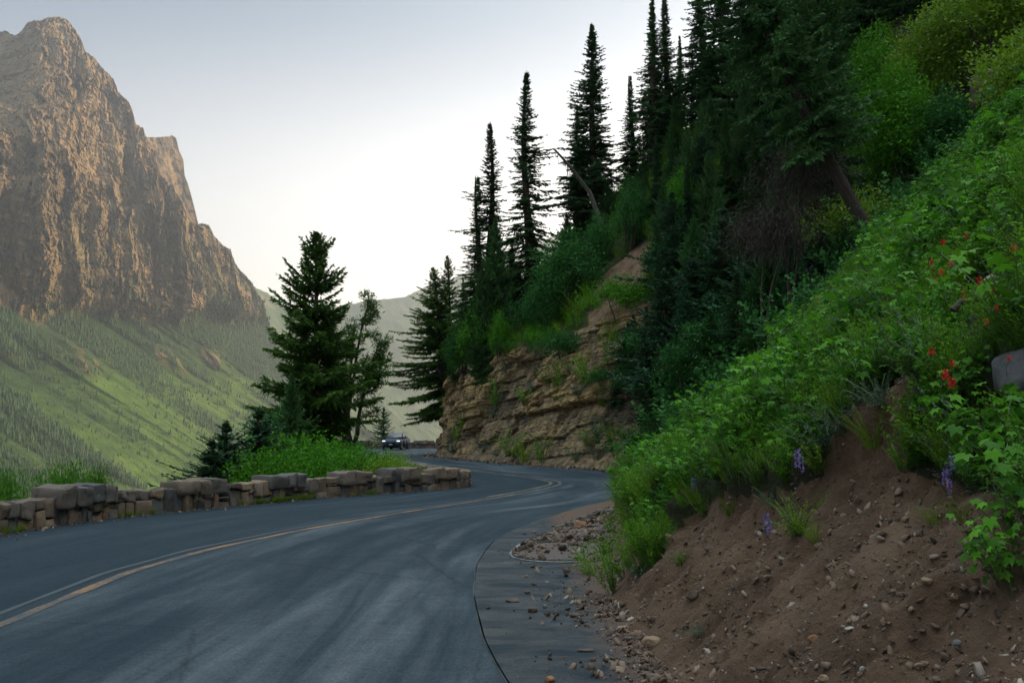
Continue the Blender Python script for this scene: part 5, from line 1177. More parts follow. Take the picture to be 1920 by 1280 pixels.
def p_grass(seed, h=.45, nb=60, wd=.007):
    g = np.random.default_rng(seed); S_ = hstems(g, nb, h, .8)[:, ::2]; n_, k, _ = S_.shape; w_ = wd*np.array([1, .9, .6, .08]); a = g.uniform(0, 6.28, n_); sd_ = np.stack([np.cos(a), np.sin(a), 0*a], 1)
    v = np.stack([S_-sd_[:, None]*w_[None, :, None]/2, S_+sd_[:, None]*w_[None, :, None]/2], 2).reshape(-1, 3); j = np.arange(k-1); f = np.stack([2*j, 2*j+1, 2*j+3, 2*j+2], 1)
    f = (f[None]+np.arange(n_)[:, None, None]*2*k).reshape(-1, 4); return (v, f, np.clip(np.repeat(g.uniform(.1, .9, n_), 2*k), 0, 1)), None
def merge(protos, pts, scl, seed, lean=(-.28, -.05), part=0, tj=.15):
    g = np.random.default_rng(seed); V = []; Fq = []; T = []; n0 = 0; which = g.integers(0, len(protos), len(pts))
    for k, pr in enumerate(protos):
        src = pr[part]
        if src is None: continue
        v, f, t = src; sel = np.where(which == k)[0]
        if not len(sel): continue
        a = g.uniform(0, 6.28, len(sel))[:, None]; s_ = scl[sel][:, None, None]; vv_ = rotz(np.broadcast_to(v, (len(sel),)+v.shape), a)*s_
        vv_[..., 0] += vv_[..., 2]*lean[0]; vv_[..., 1] += vv_[..., 2]*lean[1]; vv_ += pts[sel][:, None]
        V.append(vv_.reshape(-1, 3)); Fq.append((f[None]+(np.arange(len(sel))*len(v))[:, None, None]).reshape(-1, 4)+n0); n0 += len(sel)*len(v)
        pt_ = pts[sel]; T.append(np.clip(t[None]*.9+g.uniform(-tj, tj, (len(sel), 1))+(.42*fbm(pt_[:, 1]*1.1, pt_[:, 2]*1.1, pt_[:, 0]*.8, 3, 659)-.06)[:, None], 0, 1).ravel())
    return np.concatenate(V), np.concatenate(Fq), np.concatenate(T)
PF = [p_feather(600+i) for i in range(4)]; PO = [p_oval(610), p_oval(611, .34, 18, 18, .040, .020), p_oval(612, .5, 11, 13, .078, .040), p_oval(613, .3, 16, 14, .05, .030)]; PL = [p_lobed(620+i) for i in range(4)]; PG = [p_grass(630+i) for i in range(3)]
PS = [p_feather(640+i, .28, 22, 30, .03, .006, .9) for i in range(3)]
# sample the hill surface
HV3 = HV.reshape(len(Y0), len(S), 3); cx_ = HV3[1:, 1:]-HV3[:-1, :-1]; cy_ = HV3[1:, :-1]-HV3[:-1, 1:]; area = np.linalg.norm(np.cross(cx_, cy_), axis=-1)/2
cen = (HV3[1:, 1:]+HV3[:-1, :-1])/2; cdirt = dirt.reshape(len(Y0), len(S))[:-1, :-1]; ccl = cl[:-1, :-1]; cS = SS[:-1, :-1]; cYv = YY[:-1, :-1]
cpx, cpy, cdp = proj(cen)
def scatter(n_, wgt, seed):
    g = np.random.default_rng(seed); wv_ = (area*wgt).ravel(); i = g.choice(wv_.size, n_, p=wv_/wv_.sum()); c = cen.reshape(-1, 3)[i]+g.normal(0, .02, (n_, 3))*[1, 1, 0]; return c, i
vis = (cpx > -60) & (cpx < 2060) & (cpy > -120) & (cpy < 1350)
near = vis & (cYv > 3.4) & (cYv < 23) & ~cdirt & (cS < 18) & ~((cpy > 1010) & (cpx > 1262)) & ~((cS < .9) & (cYv < 9))
for ex_, ey_, er_ in ((1858, 565, 48), (1906, 570, 36), (1905, 745, 75), (1835, 630, 38)): near &= np.hypot(cpx-ex_, cpy-ey_) > er_
prox = 1/np.clip(cdp, 3, 30)**.9
big = in_poly(cpx, cpy, [(1640, 260), (1930, 170), (1930, 520), (1800, 470), (1650, 470), (1590, 380)]) | in_poly(cpx, cpy, [(1290, 680), (1450, 590), (1560, 640), (1540, 760), (1400, 900), (1260, 960), (1200, 870)]) | in_poly(cpx, cpy, [(1800, 760), (1930, 700), (1930, 930), (1800, 900)])
bign = np.where(big, 1.0, .12)
def cover(name, protos, n_, wgt, mat, smin, smax, seed, label, stemmat=None, dz=-.03, lean=(-.28, -.05)):
    p, i = scatter(n_, wgt, seed); g = np.random.default_rng(seed+1); s_ = g.uniform(smin, smax, n_)*(.8+.4*g.random(n_)); p = p+[0, 0, dz]; s_ = s_*(1+.55*fbm(p[:, 1]*1.3+3, p[:, 2]*1.3, p[:, 0], 2, 657))
    v, f, t = merge(protos, p, s_, seed+2, lean); me_ = mesh(name, v, f, t, smooth=False); o_ = obj(name, me_, M[mat]); tag(o_, label, 'plants', kind='stuff')
    if stemmat and protos[0][1] is not None:
        v, f, t = merge(protos, p, s_, seed+2, lean, 1); obj('stems', mesh('stems', v, f, t, smooth=False), M[stemmat], o_)['kind'] = 'stuff'
    return o_
nz1 = .5+.5*fbm(cen[..., 0]*.9, cen[..., 1]*.9, cen[..., 2]*.9, 3, 651); nz2 = .5+.5*fbm(cen[..., 0]*.7+9, cen[..., 1]*.7, cen[..., 2]*.7, 3, 652)
clump = np.clip(fbm(cen[..., 1]*1.7, cen[..., 2]*1.7, cen[..., 0], 2, 655)*2.2+.30, .0, 1)**1.5
gapm = np.clip(fbm(cen[..., 1]*1.3+7, cen[..., 2]*1.3, cen[..., 0], 3, 656)*3+1.0, .03, 1)
cover('ground_cover', PF, 2000, near*prox*(1.1-bign)*(.25+nz1)*clump, 'herb', .4, .85, 660, 'feathery bright green herbs carpeting the bank above the bare soil', 'stem')
cover('ground_cover', PO, 2400, near*prox*(.3+nz2)*(1.15-clump)*gapm, 'leaf', .4, .8, 670, 'low oval leaved herbs filling the bank between the taller plants', 'stem')
cover('ground_cover', PL, 1250, near*prox*np.maximum(bign, .38)*(.15+nz2**2*2)*gapm, 'herb_big', .5, .95, 680, 'large lobed leaves massed on the bank', 'stem')
cover('grass', PG, 650, near*prox*(.3+nz1*(1-nz2)*2), 'grass', .4, .8, 690, 'grass blades growing among the herbs on the bank')
PB = [p_feather(760+i, .42, 24, 28, .042, .009, .8) for i in range(3)]
cover('ground_cover', PB, 520, near*prox*np.clip(1.2-clump, 0, 1)*gapm, 'leaf_yellow', .4, .85, 730, 'yellow green fine leaved herbs between the darker plants on the bank', 'stem')
cover('ground_cover', PS, 420, near*prox*(nz1**2), 'sage', .6, 1.3, 740, 'grey green low plants scattered among the herbs on the bank', None)
rec = vis & (cYv >= 20) & (cYv < 46) & ~cdirt & (ccl < .5) & (cS < 20)
cover('ground_cover', PO, 900, rec*1.0, 'leaf_dark', 1.4, 2.8, 700, 'shaded undergrowth on the hillside behind the flowery bank', None)
midg = vis & (cYv >= 38) & (cYv < 90) & ~cdirt & ((cS > Lc[:-1]-.2)) & (cS < 30)
cover('grass', PG, 1500, midg*1.0, 'grass', 1.0, 2.2, 710, 'tufted grass and weeds on the slope above the road cut')
cover('ground_cover', PF, 900, midg*(.3+nz1[:, :]), 'herb', 1.2, 2.6, 720, 'green weeds spilling over the top of the road cut', None)

# single plants
CP = {}
def plant_proto(key, src, mat, stem='stem'):
    p = Proto(); v, f, t = src[0]; p.leaf = mesh('leaves', v, f, t, smooth=False); p.leaf.materials.append(M[mat]); p.stem = None
    if src[1] is not None: v, f, t = src[1]; p.stem = mesh('stems', v, f, t, smooth=False); p.stem.materials.append(M[stem])
    CP[key] = p
for i in range(3):
    plant_proto('feather%d' % i, PF[i], 'herb'); plant_proto('lobed%d' % i, PL[i], 'herb_big'); plant_proto('sage%d' % i, PS[i], 'sage', 'stem'); plant_proto('tuft%d' % i, PG[i % 3], 'grass'); plant_proto('bright%d' % i, p_feather(760+i, .42, 30, 34, .045, .009, .8), 'leaf_yellow')
    plant_proto('lilac%d' % i, p_feather(770+i, .40, 16, 20, .022, .012, .4), 'purple')
def plant_at(px, py, key, s_, head, cat, name, group, names=None, label=None):
    P_, nr = pick(px, py)
    if P_ is None or P_[1] > 120 or any(math.hypot(px-a, py-b) < r_ for a, b, r_ in ((1858, 570, 50), (1906, 575, 40), (1905, 750, 70), (1835, 635, 36))): return None
    e = empty(name, P_-[0, 0, .03], random.uniform(0, 6.28)); e.scale = (s_, s_, s_); p = CP[key]
    if P_[1] < 25: e.rotation_euler = (.05, -.3, 0); e.rotation_mode = 'XYZ'
    obj('leaves', p.leaf, parent=e)
    if p.stem is not None: obj('stems', p.stem, parent=e)
    return tag(e, label or unique_label(head, px, py, names), cat, group)
# clump of bright plants at the foot of the bank
for k, (px, py, s_) in enumerate([(1150, 1112, .9), (1120, 1085, .75), (1172, 1080, .9), (1195, 1040, .85), (1098, 1060, .6), (1140, 1040, .7), (1215, 1000, .9), (1185, 990, .8), (1225, 950, 1.0), (1175, 945, .9), (1150, 1000, .7), (1140, 915, 1.0)]):
    plant_at(px, py, 'bright%d' % (k % 3) if k % 2 else 'feather%d' % (k % 3), s_*1.15, 'bright feathery plant at the foot of the bank', 'plant', 'feathery_herb', 'feathery plants at the foot of the bank')
# tufts standing alone on or beside the bare soil
for px, py, key, s_, head in [(1500, 1000, 'bright0', .75, 'bright green tuft alone on the bare soil'), (1530, 1010, 'tuft0', .5, 'thin grass tuft on the bare soil'), (1540, 880, 'bright1', .7, 'bright drooping tuft'), (1455, 945, 'sage0', .8, 'small grey green tuft'),
        (1550, 835, 'sage1', 1.3, 'grey green bushy tuft'), (1585, 805, 'sage2', 1.2, 'grey green bushy tuft'), (1640, 830, 'tuft1', .9, 'spiky upright plant'), (1655, 760, 'sage0', 1.1, 'grey green bushy tuft'), (1700, 880, 'feather1', .7, 'green hanging plant'), (1750, 850, 'feather2', .9, 'green hanging plant'),
        (1320, 965, 'feather0', .6, 'green hanging plant'), (1370, 960, 'tuft2', .5, 'thin grass tuft'), (1280, 1055, 'bright2', .4, 'small green sprout'), (1310, 1185, 'sage1', .4, 'tiny grey green sprout on the bare soil'), (1880, 1080, 'lobed0', .6, 'lobed leaf plant hanging over the bare soil'),
        (1905, 1100, 'lobed1', .55, 'lobed leaf plant hanging over the bare soil'), (1900, 1010, 'lobed2', .5, 'lobed leaf plant hanging over the bare soil'), (1755, 980, 'tuft0', .4, 'thin grass tuft on the bare soil'), (1810, 970, 'tuft1', .4, 'thin grass tuft on the bare soil')]:
    plant_at(px, py, key, s_, head, 'plant', 'wild_plant', None)
# large lobed leaf plants and feathery plants one can tell apart along the crest and on the bank
g = np.random.default_rng(801)
for k in range(64):
    if k < 26: px, py = g.uniform(1650, 1915), g.uniform(265, 470)
    elif k < 50: px = g.uniform(1230, 1560); py = 1580-px*.62+g.uniform(-70, 110)
    else: px, py = g.uniform(1800, 1920), g.uniform(730, 900)
    plant_at(px, py, 'lobed%d' % (k % 3), g.uniform(.6, 1.0)*(.72 if k >= 50 else 1), 'lobed leaf plant', 'plant', 'lobed_leaf_plant', 'lobed leaf plants on the bank')
for k in range(70):
    if k < 34: q = g.random(); px, py = 1175+q*700, 900-q*740+g.uniform(20, 90)
    else: px, py = g.uniform(1500, 1915), g.uniform(480, 800)
    if in_poly(np.array([px]), np.array([py]), DIRT)[0]: continue
    plant_at(px, py, 'feather%d' % (k % 3), g.uniform(.6, 1.0), 'feathery green plant', 'plant', 'feathery_herb', 'feathery plants on the bank')
# plants on the ledges of the road cut
for k, (px, py) in enumerate([(1000, 735), (1030, 722), (1052, 705), (1045, 735), (1068, 700), (1085, 745), (1100, 725), (1060, 765), (930, 765), (945, 750), (925, 782), (985, 760), (868, 800), (855, 830), (905, 850), (932, 855), (960, 862), (985, 868), (1015, 868), (1120, 820), (1135, 800),
        (1105, 840), (1145, 825), (1155, 860), (1120, 862), (1160, 770), (1185, 745), (1130, 760), (905, 700), (880, 755), (995, 655), (1020, 640), (1150, 640), (1175, 880), (850, 850), (1080, 865), (1175, 830), (1090, 690), (1145, 690), (950, 700)]):
    plant_at(px, py, ['sage0', 'bright1', 'tuft2', 'feather1', 'sage2'][k % 5], random.uniform(2.0, 4.0), ['grey green weed', 'yellow green weed', 'grass tuft', 'leafy weed', 'grey green weed'][k % 5]+' on the rock cut', 'plant', 'ledge_plant', 'weeds on the ledges of the road cut')

# ---- flowers: a stem, a head
def flower_head(seed, kind):
    g = np.random.default_rng(seed)
    if kind == 'red':
        n_ = 34; z_ = g.uniform(0, .05, n_); a = g.uniform(0, 6.28, n_); up = .35+z_*18
        d_ = np.stack([np.cos(a), np.sin(a), up], 1); v, f = kites(np.stack([0*a, 0*a, z_], 1), d_, rdir(n_, g), .035, .011, .1, .6)
    elif kind == 'purple':
        n_ = 46; z_ = g.uniform(-.10, .03, n_); a = g.uniform(0, 6.28, n_); d_ = np.stack([np.cos(a), np.sin(a), .3+0*a], 1); v, f = kites(np.stack([.006*np.cos(a), .006*np.sin(a), z_], 1), d_, rdir(n_, g), .020, .013, .1, .6)
    else:
        n_ = 40; a = g.uniform(0, 6.28, n_); r_ = .04*np.sqrt(g.random(n_)); v, f = kites(np.stack([r_*np.cos(a), r_*np.sin(a), .01-r_*.2], 1), np.stack([np.cos(a), np.sin(a), .1+0*a], 1), np.array([[0, 0, 1.0]])+.2*rdir(n_, g), .014, .010, .1, .6)
    return mesh('flower head', v, f, np.repeat(g.uniform(0, 1, len(f)), 4), smooth=False)
HD = {}
for kd, mt in (('red', 'red'), ('purple', 'purple'), ('white', 'white')):
    for i in range(2): h_ = flower_head(850+i, kd); h_.materials.append(M[mt]); HD[kd+str(i)] = h_
def flower(px, py, kind, s_=1.0, mat=None, head='red flower', group=None, hh=.32):
    P_, nr = pick(px, py+ (16 if py < 560 else 26))
    if P_ is None: return
    hd = at(px, py, max(P_[1]-.62, P_[1]*.86)); b_ = P_-[0, 0, .02]; s_ = s_*min(1.5, max(.5, (13 if kind == 'red' else 11)*P_[1]/F/.055)); e = empty('flower', b_); rel = hd-b_
    if rel[2] < .05: rel[2] = .12
    q = np.linspace(0, 1, 6)[:, None]; pts = rel*q+np.array([-.02, 0, 0])*np.sin(q*3); mb = MB(); v, f = tube(pts, .0028*s_, 4); mb.add(v, f)
    obj('stem', mb.mesh('stem'), M['stem'], e); o_ = obj('flower_head', HD[kind+str(random.randint(0, 1))], None, e, rel); o_.scale = (s_, s_, s_); o_.rotation_euler.z = random.uniform(0, 6)
    if mat: o_.material_slots[0].link = 'OBJECT'; o_.material_slots[0].material = M[mat]
    tag(e, unique_label(head, px, py), 'flower', group)
for px, py, s_ in [(1807, 430, 1.1), (1688, 479, .9), (1719, 491, .9), (1746, 483, 1), (1769, 487, .8), (1815, 477, .7), (1688, 515, .8), (1744, 527, 1.1), (1783, 528, 1.1), (1903, 508, 1.0), (1635, 560, .9), (1730, 565, .7), (1837, 564, 1.1), (1810, 582, 1.0), (1893, 678, .7),
        (1747, 668, .9), (1787, 690, .9), (1772, 713, 1.2), (1785, 728, 1.2), (1563, 505, 1.0), (1541, 677, 1.1), (1477, 701, .8), (1533, 565, .7), (1142, 905, 1.3), (1141, 893, 1.0), (1709, 560, .6), (1870, 610, .6)]:
    flower(px, py, 'red', s_, None, 'red flower', 'red flowers scattered over the bank')
for px, py, s_ in [(1863, 581, .9), (1851, 634, .7), (1585, 504, 1.0), (1767, 544, .9), (1749, 539, .8), (1599, 613, .8), (1755, 557, .7), (1472, 718, .8), (1430, 735, .7), (1510, 640, .7)]:
    flower(px, py, 'red', s_, 'orange', 'small orange flower', 'orange flowers scattered over the bank')
for px, py, s_ in [(1530, 490, 1.6), (1522, 500, 1.5), (1545, 482, 1.4), (1512, 508, 1.3), (1538, 470, 1.2), (1495, 850, 1.3), (1502, 860, 1.2), (1436, 970, 1.3), (1442, 980, 1.1), (1778, 872, 1.3), (1785, 855, 1.1), (1772, 888, 1.2), (1655, 637, 1.2), (1722, 625, 1.3), (1650, 632, 1),
        (1715, 585, .9), (1455, 758, 1.2), (1440, 748, 1), (1570, 440, 1.2), (1580, 432, 1), (1600, 455, 1), (1335, 683, 1.4), (1322, 690, 1.3), (1475, 735, 1), (1632, 412, 1.1), (1260, 745, 1.2), (1780, 905, 1.0), (1300, 900, .9)]:
    flower(px, py, 'purple', s_, None, 'violet flower spike', 'violet flowers scattered over the bank')
for px, py, s_ in [(1363, 727, 1.5), (1320, 730, 1.3), (1334, 726, 1.3), (1310, 735, 1.0), (1733, 352, 1.4), (1705, 330, 1.0), (1600, 430, 1.0), (1372, 760, .8), (1290, 760, .9), (1700, 348, .8)]:
    flower(px, py, 'white', s_, None, 'white flower head', 'white flowers scattered over the bank')
for k, (px, py, s_) in enumerate([(1222, 815, 1.9), (1238, 800, 1.5), (1205, 830, 1.5), (1550, 505, 1.0), (1528, 510, 1.1)]):
    plant_at(px, py+18, 'lilac%d' % (k % 3), s_*.8, 'lilac flowering plant', 'plant', 'lilac_flower', 'lilac flowering plants on the crest')

# ================================================================ STONES
def stone_mat(name, c1, c2, rough=.85):
    m, n, l, b, o = newmat(name); tcn = n.new('ShaderNodeTexCoord').outputs['Object']; nz = noise(n, l, 9, 8, .7, tcn); r = ramp(n, [(.3, c1), (.7, c2)]); l.new(nz.outputs[0], r.inputs[0])
    l.new(r.outputs[0], b.inputs['Base Color']); b.inputs['Roughness'].default_value = rough; bump(n, l, b, nz.outputs[0], .02); return m
M['rock_tan'] = stone_mat('tan stone', (.16, .10, .06), (.32, .22, .13)); M['rock_grey'] = stone_mat('grey stone', (.07, .07, .075), (.19, .185, .18)); M['rock_slate'] = stone_mat('slate grey stone', (.035, .037, .04), (.12, .12, .12)); M['rock_brown'] = stone_mat('brown stone', (.045, .03, .022), (.13, .09, .065))
M['rock_pale'] = stone_mat('pale stone', (.26, .22, .17), (.45, .40, .33)); M['rock_orange'] = stone_mat('orange stone', (.16, .07, .03), (.30, .15, .07)); M['earth'] = stone_mat('root bound earth', (.03, .019, .012), (.11, .072, .048), .95)
def rock_mesh(seed, w_, d_, h_, p=2.6, rough=.22, nn=7, facets=7):
    g = np.random.default_rng(seed); V, Fc = roundbox(nn, p); v = V.copy()
    for k in range(facets):      # flatten against random planes: broken faces
        nrm = rdir(1, g)[0]; lim = g.uniform(.62, .88); dd_ = v@nrm; v = v-np.clip(dd_-lim, 0, None)[:, None]*nrm
    v = v*(1+rough*.9*fbm(v[:, 0]*1.3+seed, v[:, 1]*1.3, v[:, 2]*1.3, 3, seed)[:, None]); v = v*np.array([w_/2, d_/2, h_/2]); return mesh('rock', v, Fc, smooth=False)
def rock(px, py, size_px, asp, hgt, mat, label, seed, rz=0, name='rock', cat='stone', road_z=True, sink=.25, group=None, tiltv=(0, 0), p=2.6):
    P_, _n = pick(px, py); G_ = ground(px, py, 0.006)
    if P_ is None or (road_z and G_[1] < P_[1]+.02 and G_[1] > 0): P_ = G_
    s_ = size_px*P_[1]/F; me_ = rock_mesh(seed, s_, s_*asp, s_*hgt, p); o_ = obj(name, me_, M[mat], None, P_+[0, 0, s_*hgt*(.5-sink)], rz); o_.rotation_euler = (tiltv[0], tiltv[1], rz)
    return tag(o_, label, cat, group)
rock(1222, 1212, 34, .8, .75, 'rock_tan', 'tan boulder resting where the bare soil meets the shoulder', 1, .4)
rock(1196, 1190, 36, .35, .3, 'rock_orange', 'long pinkish stone lying behind the tan boulder', 2, .35)
rock(1179, 1197, 20, .4, .35, 'rock_grey', 'grey blue stone touching the long pinkish stone', 3, .1)
rock(1168, 1182, 26, .8, .5, 'rock_tan', 'flat tan stone left of the long pinkish stone', 4, .2)
rock(1222, 1166, 30, .8, .5, 'rock_brown', 'brown lump of stone above the tan boulder', 5, .8)
rock(1183, 1163, 18, .5, .5, 'rock_pale', 'small white stone at the edge of the fallen soil', 6, .5)
rock(1122, 1155, 16, .5, .4, 'rock_pale', 'small pale stone on the shoulder below the leafy clump', 7, .3)
rock(1078, 1156, 24, .6, .45, 'rock_brown', 'dark brown flat stone on the shoulder left of the small pale stone', 8, .1)
rock(1100, 1220, 32, .4, .2, 'rock_brown', 'thin flat brown stone on the shoulder left of the tan boulder', 9, .1)
rock(999, 1147, 17, .8, .8, 'rock_brown', 'dark clod on the shoulder halfway to the road seam', 10, .3)
rock(961, 1127, 26, .9, .35, 'rock_brown', 'flat heap of dark mud nearest the road seam', 11, .5)
rock(989, 1112, 13, .8, .6, 'rock_brown', 'small dark stone above the flat heap of mud', 12, .5)
rock(1063, 1072, 15, .8, .9, 'rock_brown', 'upright dark stone just below the puddle rim', 13, .5)
rock(1052, 1026, 20, .7, .6, 'rock_brown', 'brown stone lying on the mud fan', 14, .5)
rock(1090, 988, 26, .7, .6, 'rock_orange', 'orange brown stone at the back of the mud fan', 15, .3)
rock(1030, 1276, 22, .8, .6, 'rock_orange', 'reddish brown stone cut by the bottom edge on the shoulder', 16, .3)
rock(1022, 1137, 10, .8, .6, 'rock_grey', 'tiny dark stone right of the clod on the shoulder', 17, .3)
rock(1026, 1092, 9, .8, .6, 'rock_grey', 'tiny black stone on the clean part of the shoulder', 18, .3)
rock(1545, 1274, 18, .8, .8, 'rock_tan', 'yellowish stone at the bottom edge of the bare soil', 19, .3, sink=.3)
rock(1612, 1266, 17, .8, .7, 'rock_tan', 'yellowish stone right of the one at the bottom edge', 20, .7, sink=.3)
rock(1593, 1180, 18, .6, .5, 'rock_pale', 'pale stone on the lower bare soil', 21, .3, sink=.3)
rock(1624, 1137, 15, .6, .5, 'rock_pale', 'pale pointed stone in the middle of the bare soil', 22, 1.3, sink=.3)
rock(1788, 1122, 20, .7, .7, 'rock_tan', 'tan stone in the bare soil near the right edge', 23, .3, sink=.3)
rock(1738, 1090, 26, .7, .6, 'rock_tan', 'ochre block stuck in the upper right of the bare soil', 24, .9, sink=.35)
rock(1795, 1207, 18, .8, .7, 'rock_grey', 'grey stone low on the bare soil near the right edge', 25, .3, sink=.3)
rock(1525, 1200, 22, .7, .7, 'rock_orange', 'rusty stone left on the lower bare soil', 26, .6, sink=.35)
rock(1558, 1066, 10, .8, .7, 'rock_grey', 'small blue grey stone high on the bare soil', 27, .3, sink=.3)
rock(1640, 838, 10, .8, .7, 'rock_orange', 'small orange stone under the spiky plant', 28, .3, sink=.2)
rock(1735, 1245, 15, .8, .7, 'rock_tan', 'small tan stone at the foot of the slope on the right', 29, .3, sink=.3)
rock(1455, 945, 16, .7, .8, 'rock_tan', 'tan stone sticking out under the turf brow', 30, .3, sink=.3)
rock(1858, 552, 42, .8, .75, 'rock_pale', 'pale wedge shaped rock among the red flowers', 31, .5, road_z=False, sink=-.25)
rock(1906, 556, 30, .8, .65, 'rock_brown', 'round brown rock right of the pale wedge rock', 32, .5, road_z=False, sink=-.25)
rock(1925, 745, 150, .8, .75, 'rock_slate', 'big smooth grey boulder at the right edge of the bank', 33, .5, road_z=False, sink=.2, p=3.0)
rock(1690, 428, 34, .6, .35, 'rock_grey', 'grey slab on the crest of the bank', 34, .6, road_z=False, sink=0)
rock(1508, 574, 36, .6, .3, 'rock_grey', 'flat grey slab on the lower crest of the bank', 35, .5, road_z=False, sink=-.1)
rock(1494, 604, 22, .6, .45, 'rock_tan', 'small tan rock below the flat slab on the crest', 36, .5, road_z=False, sink=-.1)
rock(1250, 1010, 20, .8, .7, 'rock_tan', 'tan rock at the left foot of the turf brow', 37, .5, road_z=False)
rock(1300, 1120, 26, .8, .7, 'rock_brown', 'dark brown rock in the gully of the bare soil', 38, .5, road_z=False)
rock(800, 853, 9, .8, .9, 'rock_pale', 'small white stone on the far inner road edge', 39, .5)
# overhanging mound of earth with pale roots
rock(1868, 205, 100, 1.2, .85, 'earth', 'overhanging brown earth mound near the top right corner', 41, .3, name='earth_mound', cat='earth mound', road_z=False, sink=.1, p=2.2)
P_, _ = pick(1795, 215); e = empty('dead_roots', P_)
g = np.random.default_rng(42); mb = MB()
for k in range(9):
    q = np.linspace(0, 1, 7)[:, None]; dv = np.array([g.uniform(-.5, .5), g.uniform(-.2, .2), g.uniform(.2, .75)]); v, f = tube(q*dv+g.normal(0, .04, (7, 3))*q, np.linspace(.018, .005, 7), 4); mb.add(v, f)
obj('roots', mb.mesh('roots'), M['bark_grey'], e); tag(e, 'pale bare roots left of the overhanging earth mound', 'roots')
# half buried logs
for k, (xa, ya, xb, yb, rp, lab) in enumerate([(1800, 635, 1858, 598, 7, 'half buried brown log among the plants below the pale rock'), (1890, 632, 1925, 618, 5, 'short pale branch lying at the right edge of the bank')]):
    A, _ = pick(xa, ya); B, _ = pick(xb, yb); A = A+[-.15, -.25, .16]; B = B+[-.15, -.25, .16]; q = np.linspace(0, 1, 9)[:, None]; r_ = rp*A[1]/F
    mb = MB(); v, f = tube((B-A)*q+np.array([0, 0, .02])*np.sin(q*7), r_*(1-.4*q[:, 0]), 8); mb.add(v, f); o_ = obj('log', mb.mesh('log'), M['bark'], None, A); tag(o_, lab, 'log')
# gravel: nobody could count it
def gravel(name, P_, sz, cols, label, seed):
    g = np.random.default_rng(seed); V, Fc = roundbox(2, 5.0); n_ = len(P_); sc = sz[:, None]*g.uniform([.6, .6, .3], [1.3, 1.3, .8], (n_, 3)); a = g.uniform(0, 6.28, (n_, 1))
    v = np.broadcast_to(V, (n_,)+V.shape)*(1+.25*g.normal(size=(n_, len(V), 1)).clip(-1, 1))*sc[:, None]/2; tl = g.normal(0, .5, (n_, 2)); v = rotz(v, a); v[..., 2] += v[..., 0]*tl[:, :1]+v[..., 1]*tl[:, 1:]
    v = v+P_[:, None]; f = (Fc[None]+(np.arange(n_)*len(V))[:, None, None]).reshape(-1, 4)
    o_ = obj(name, mesh(name, v.reshape(-1, 3), f, np.repeat(g.random(n_), len(V)), smooth=False), M['gravel']); return tag(o_, label, 'gravel', kind='stuff')
m, n, l, b, o = newmat('gravel'); r = ramp(n, [(0, (.05, .032, .022)), (.5, (.12, .078, .05)), (.9, (.19, .13, .088)), (.985, (.22, .19, .16)), (1, (.36, .30, .23))]); l.new(attr(n, 'tint'), r.inputs[0]); l.new(r.outputs[0], b.inputs['Base Color']); b.inputs['Roughness'].default_value = .85; M['gravel'] = m
g = np.random.default_rng(900)
dm = vis & cdirt & (cYv > 2.6) & (cYv < 22); wgt = dm*(1/np.clip(cdp, 3, 30)**1.2)*(.25+(.5+.5*fbm(cen[..., 0]*1.4, cen[..., 1]*1.4, cen[..., 2]*1.4, 3, 901))**2)
p, _i = scatter(17000, wgt, 902); sz = .005+.007*g.pareto(2.0, 17000).clip(0, 5); gravel('gravel', p+[.002, 0, -.002], sz, None, 'small broken stones strewn over the bare soil slope', 903)
yy = g.uniform(4.2, 20, 9000)**1; xx = np.interp(yy, Y0, FX)-np.abs(g.exponential(.16, 9000))*np.where(g.random(9000) < .15, 3.2, 1)+.06; cpd = vnoise(xx*2, yy*2, 0, 904)
k = (cpd > -.35) & (xx > np.interp(yy, sps[:, 1], sps[:, 0])+.1); xx, yy = xx[k], yy[k]; sz = .006+.010*g.pareto(2.0, len(xx)).clip(0, 5)
gravel('gravel', np.stack([xx, yy, .006+sz*.2], 1), sz, None, 'loose stones and grit spilled onto the shoulder', 905)
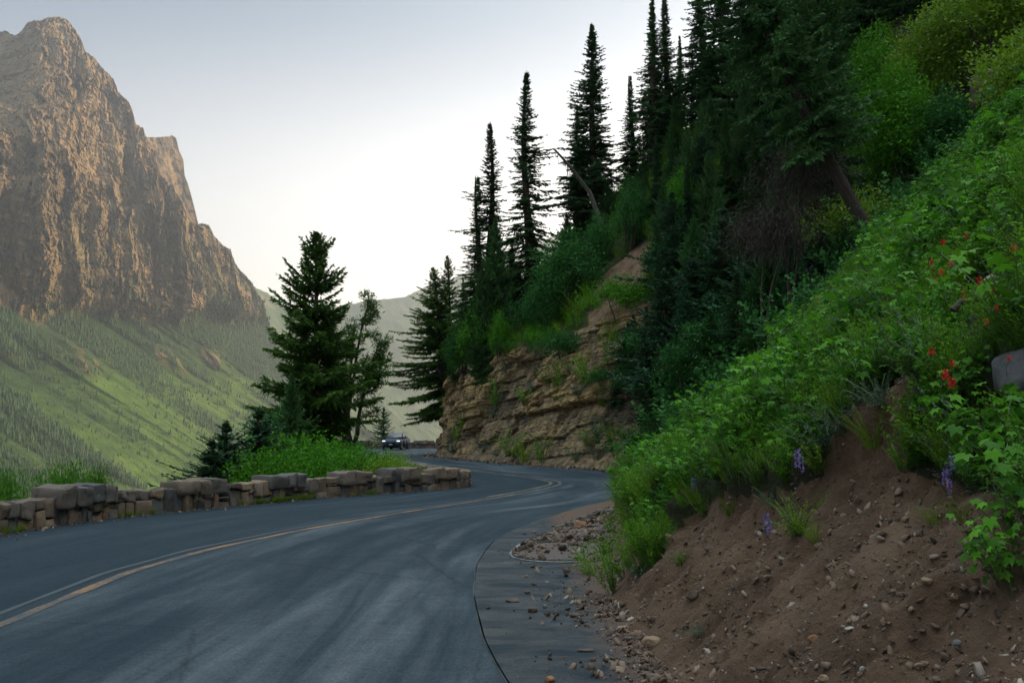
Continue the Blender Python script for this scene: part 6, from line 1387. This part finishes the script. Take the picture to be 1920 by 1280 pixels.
q = np.array(g2([(1065, 1040)]))[0]; n_ = 5200; xy = np.stack([g.uniform(-.1, 2.6, n_), g.uniform(12.2, 21, n_)], 1); px_, py_, _ = proj(np.column_stack([xy, 0*xy[:, 0]]))
k = in_poly(px_, py_, [(955, 1040), (990, 1015), (1040, 996), (1090, 976), (1150, 948), (1185, 960), (1185, 1050), (1020, 1052)]) & (vnoise(xy[:, 0]*4, xy[:, 1]*2, 0, 906) > -.25); xy = xy[k]; sz = .012+.018*g.pareto(2.0, len(xy)).clip(0, 5)
gravel('gravel', np.column_stack([xy, .015+sz*.3]), sz, None, 'dark wet stones lying in the mud fan and puddle', 907)
yy = g.uniform(38, 80, 2500); xx = np.interp(yy, Y0, FX)-np.abs(g.exponential(.22, 2500)); sz = .02+.03*g.pareto(2.0, 2500).clip(0, 5); gravel('gravel', np.stack([xx, yy, sz*.25], 1), sz, None, 'fallen stones along the foot of the road cut', 908)

# weeds and grit along the foot of the parapet
g = np.random.default_rng(950); LN = path_at(NW, 0)[3]; q = g.uniform(18, LN-.3, 260); ct = vnoise(q*.8, 0*q, 0, 951) > -.1; q = q[ct]
pw = np.array([path_at(NW, v_)[:3] for v_ in q]); nrm = np.stack([np.sin(pw[:, 2]), -np.cos(pw[:, 2])], 1); pw = np.column_stack([pw[:, :2]+nrm*(.25+.12*g.random(len(q)))[:, None], 0*q])
v, f, t = merge(PG, pw, g.uniform(.15, .5, len(q)), 952, (0, 0)); tag(obj('grass', mesh('grass', v, f, t, smooth=False), M['grass']), 'short weeds growing along the foot of the stone parapet', 'plants', kind='stuff')
q = g.uniform(16, LN-.3, 2200); pw = np.array([path_at(NW, v_)[:3] for v_ in q]); nrm = np.stack([np.sin(pw[:, 2]), -np.cos(pw[:, 2])], 1); pw = np.column_stack([pw[:, :2]+nrm*(.22+g.exponential(.12, len(q)))[:, None], 0*q+.005])
gravel('gravel', pw, .008+.012*g.pareto(2.2, len(q)).clip(0, 4), None, 'grit and pebbles gathered along the foot of the parapet', 953)
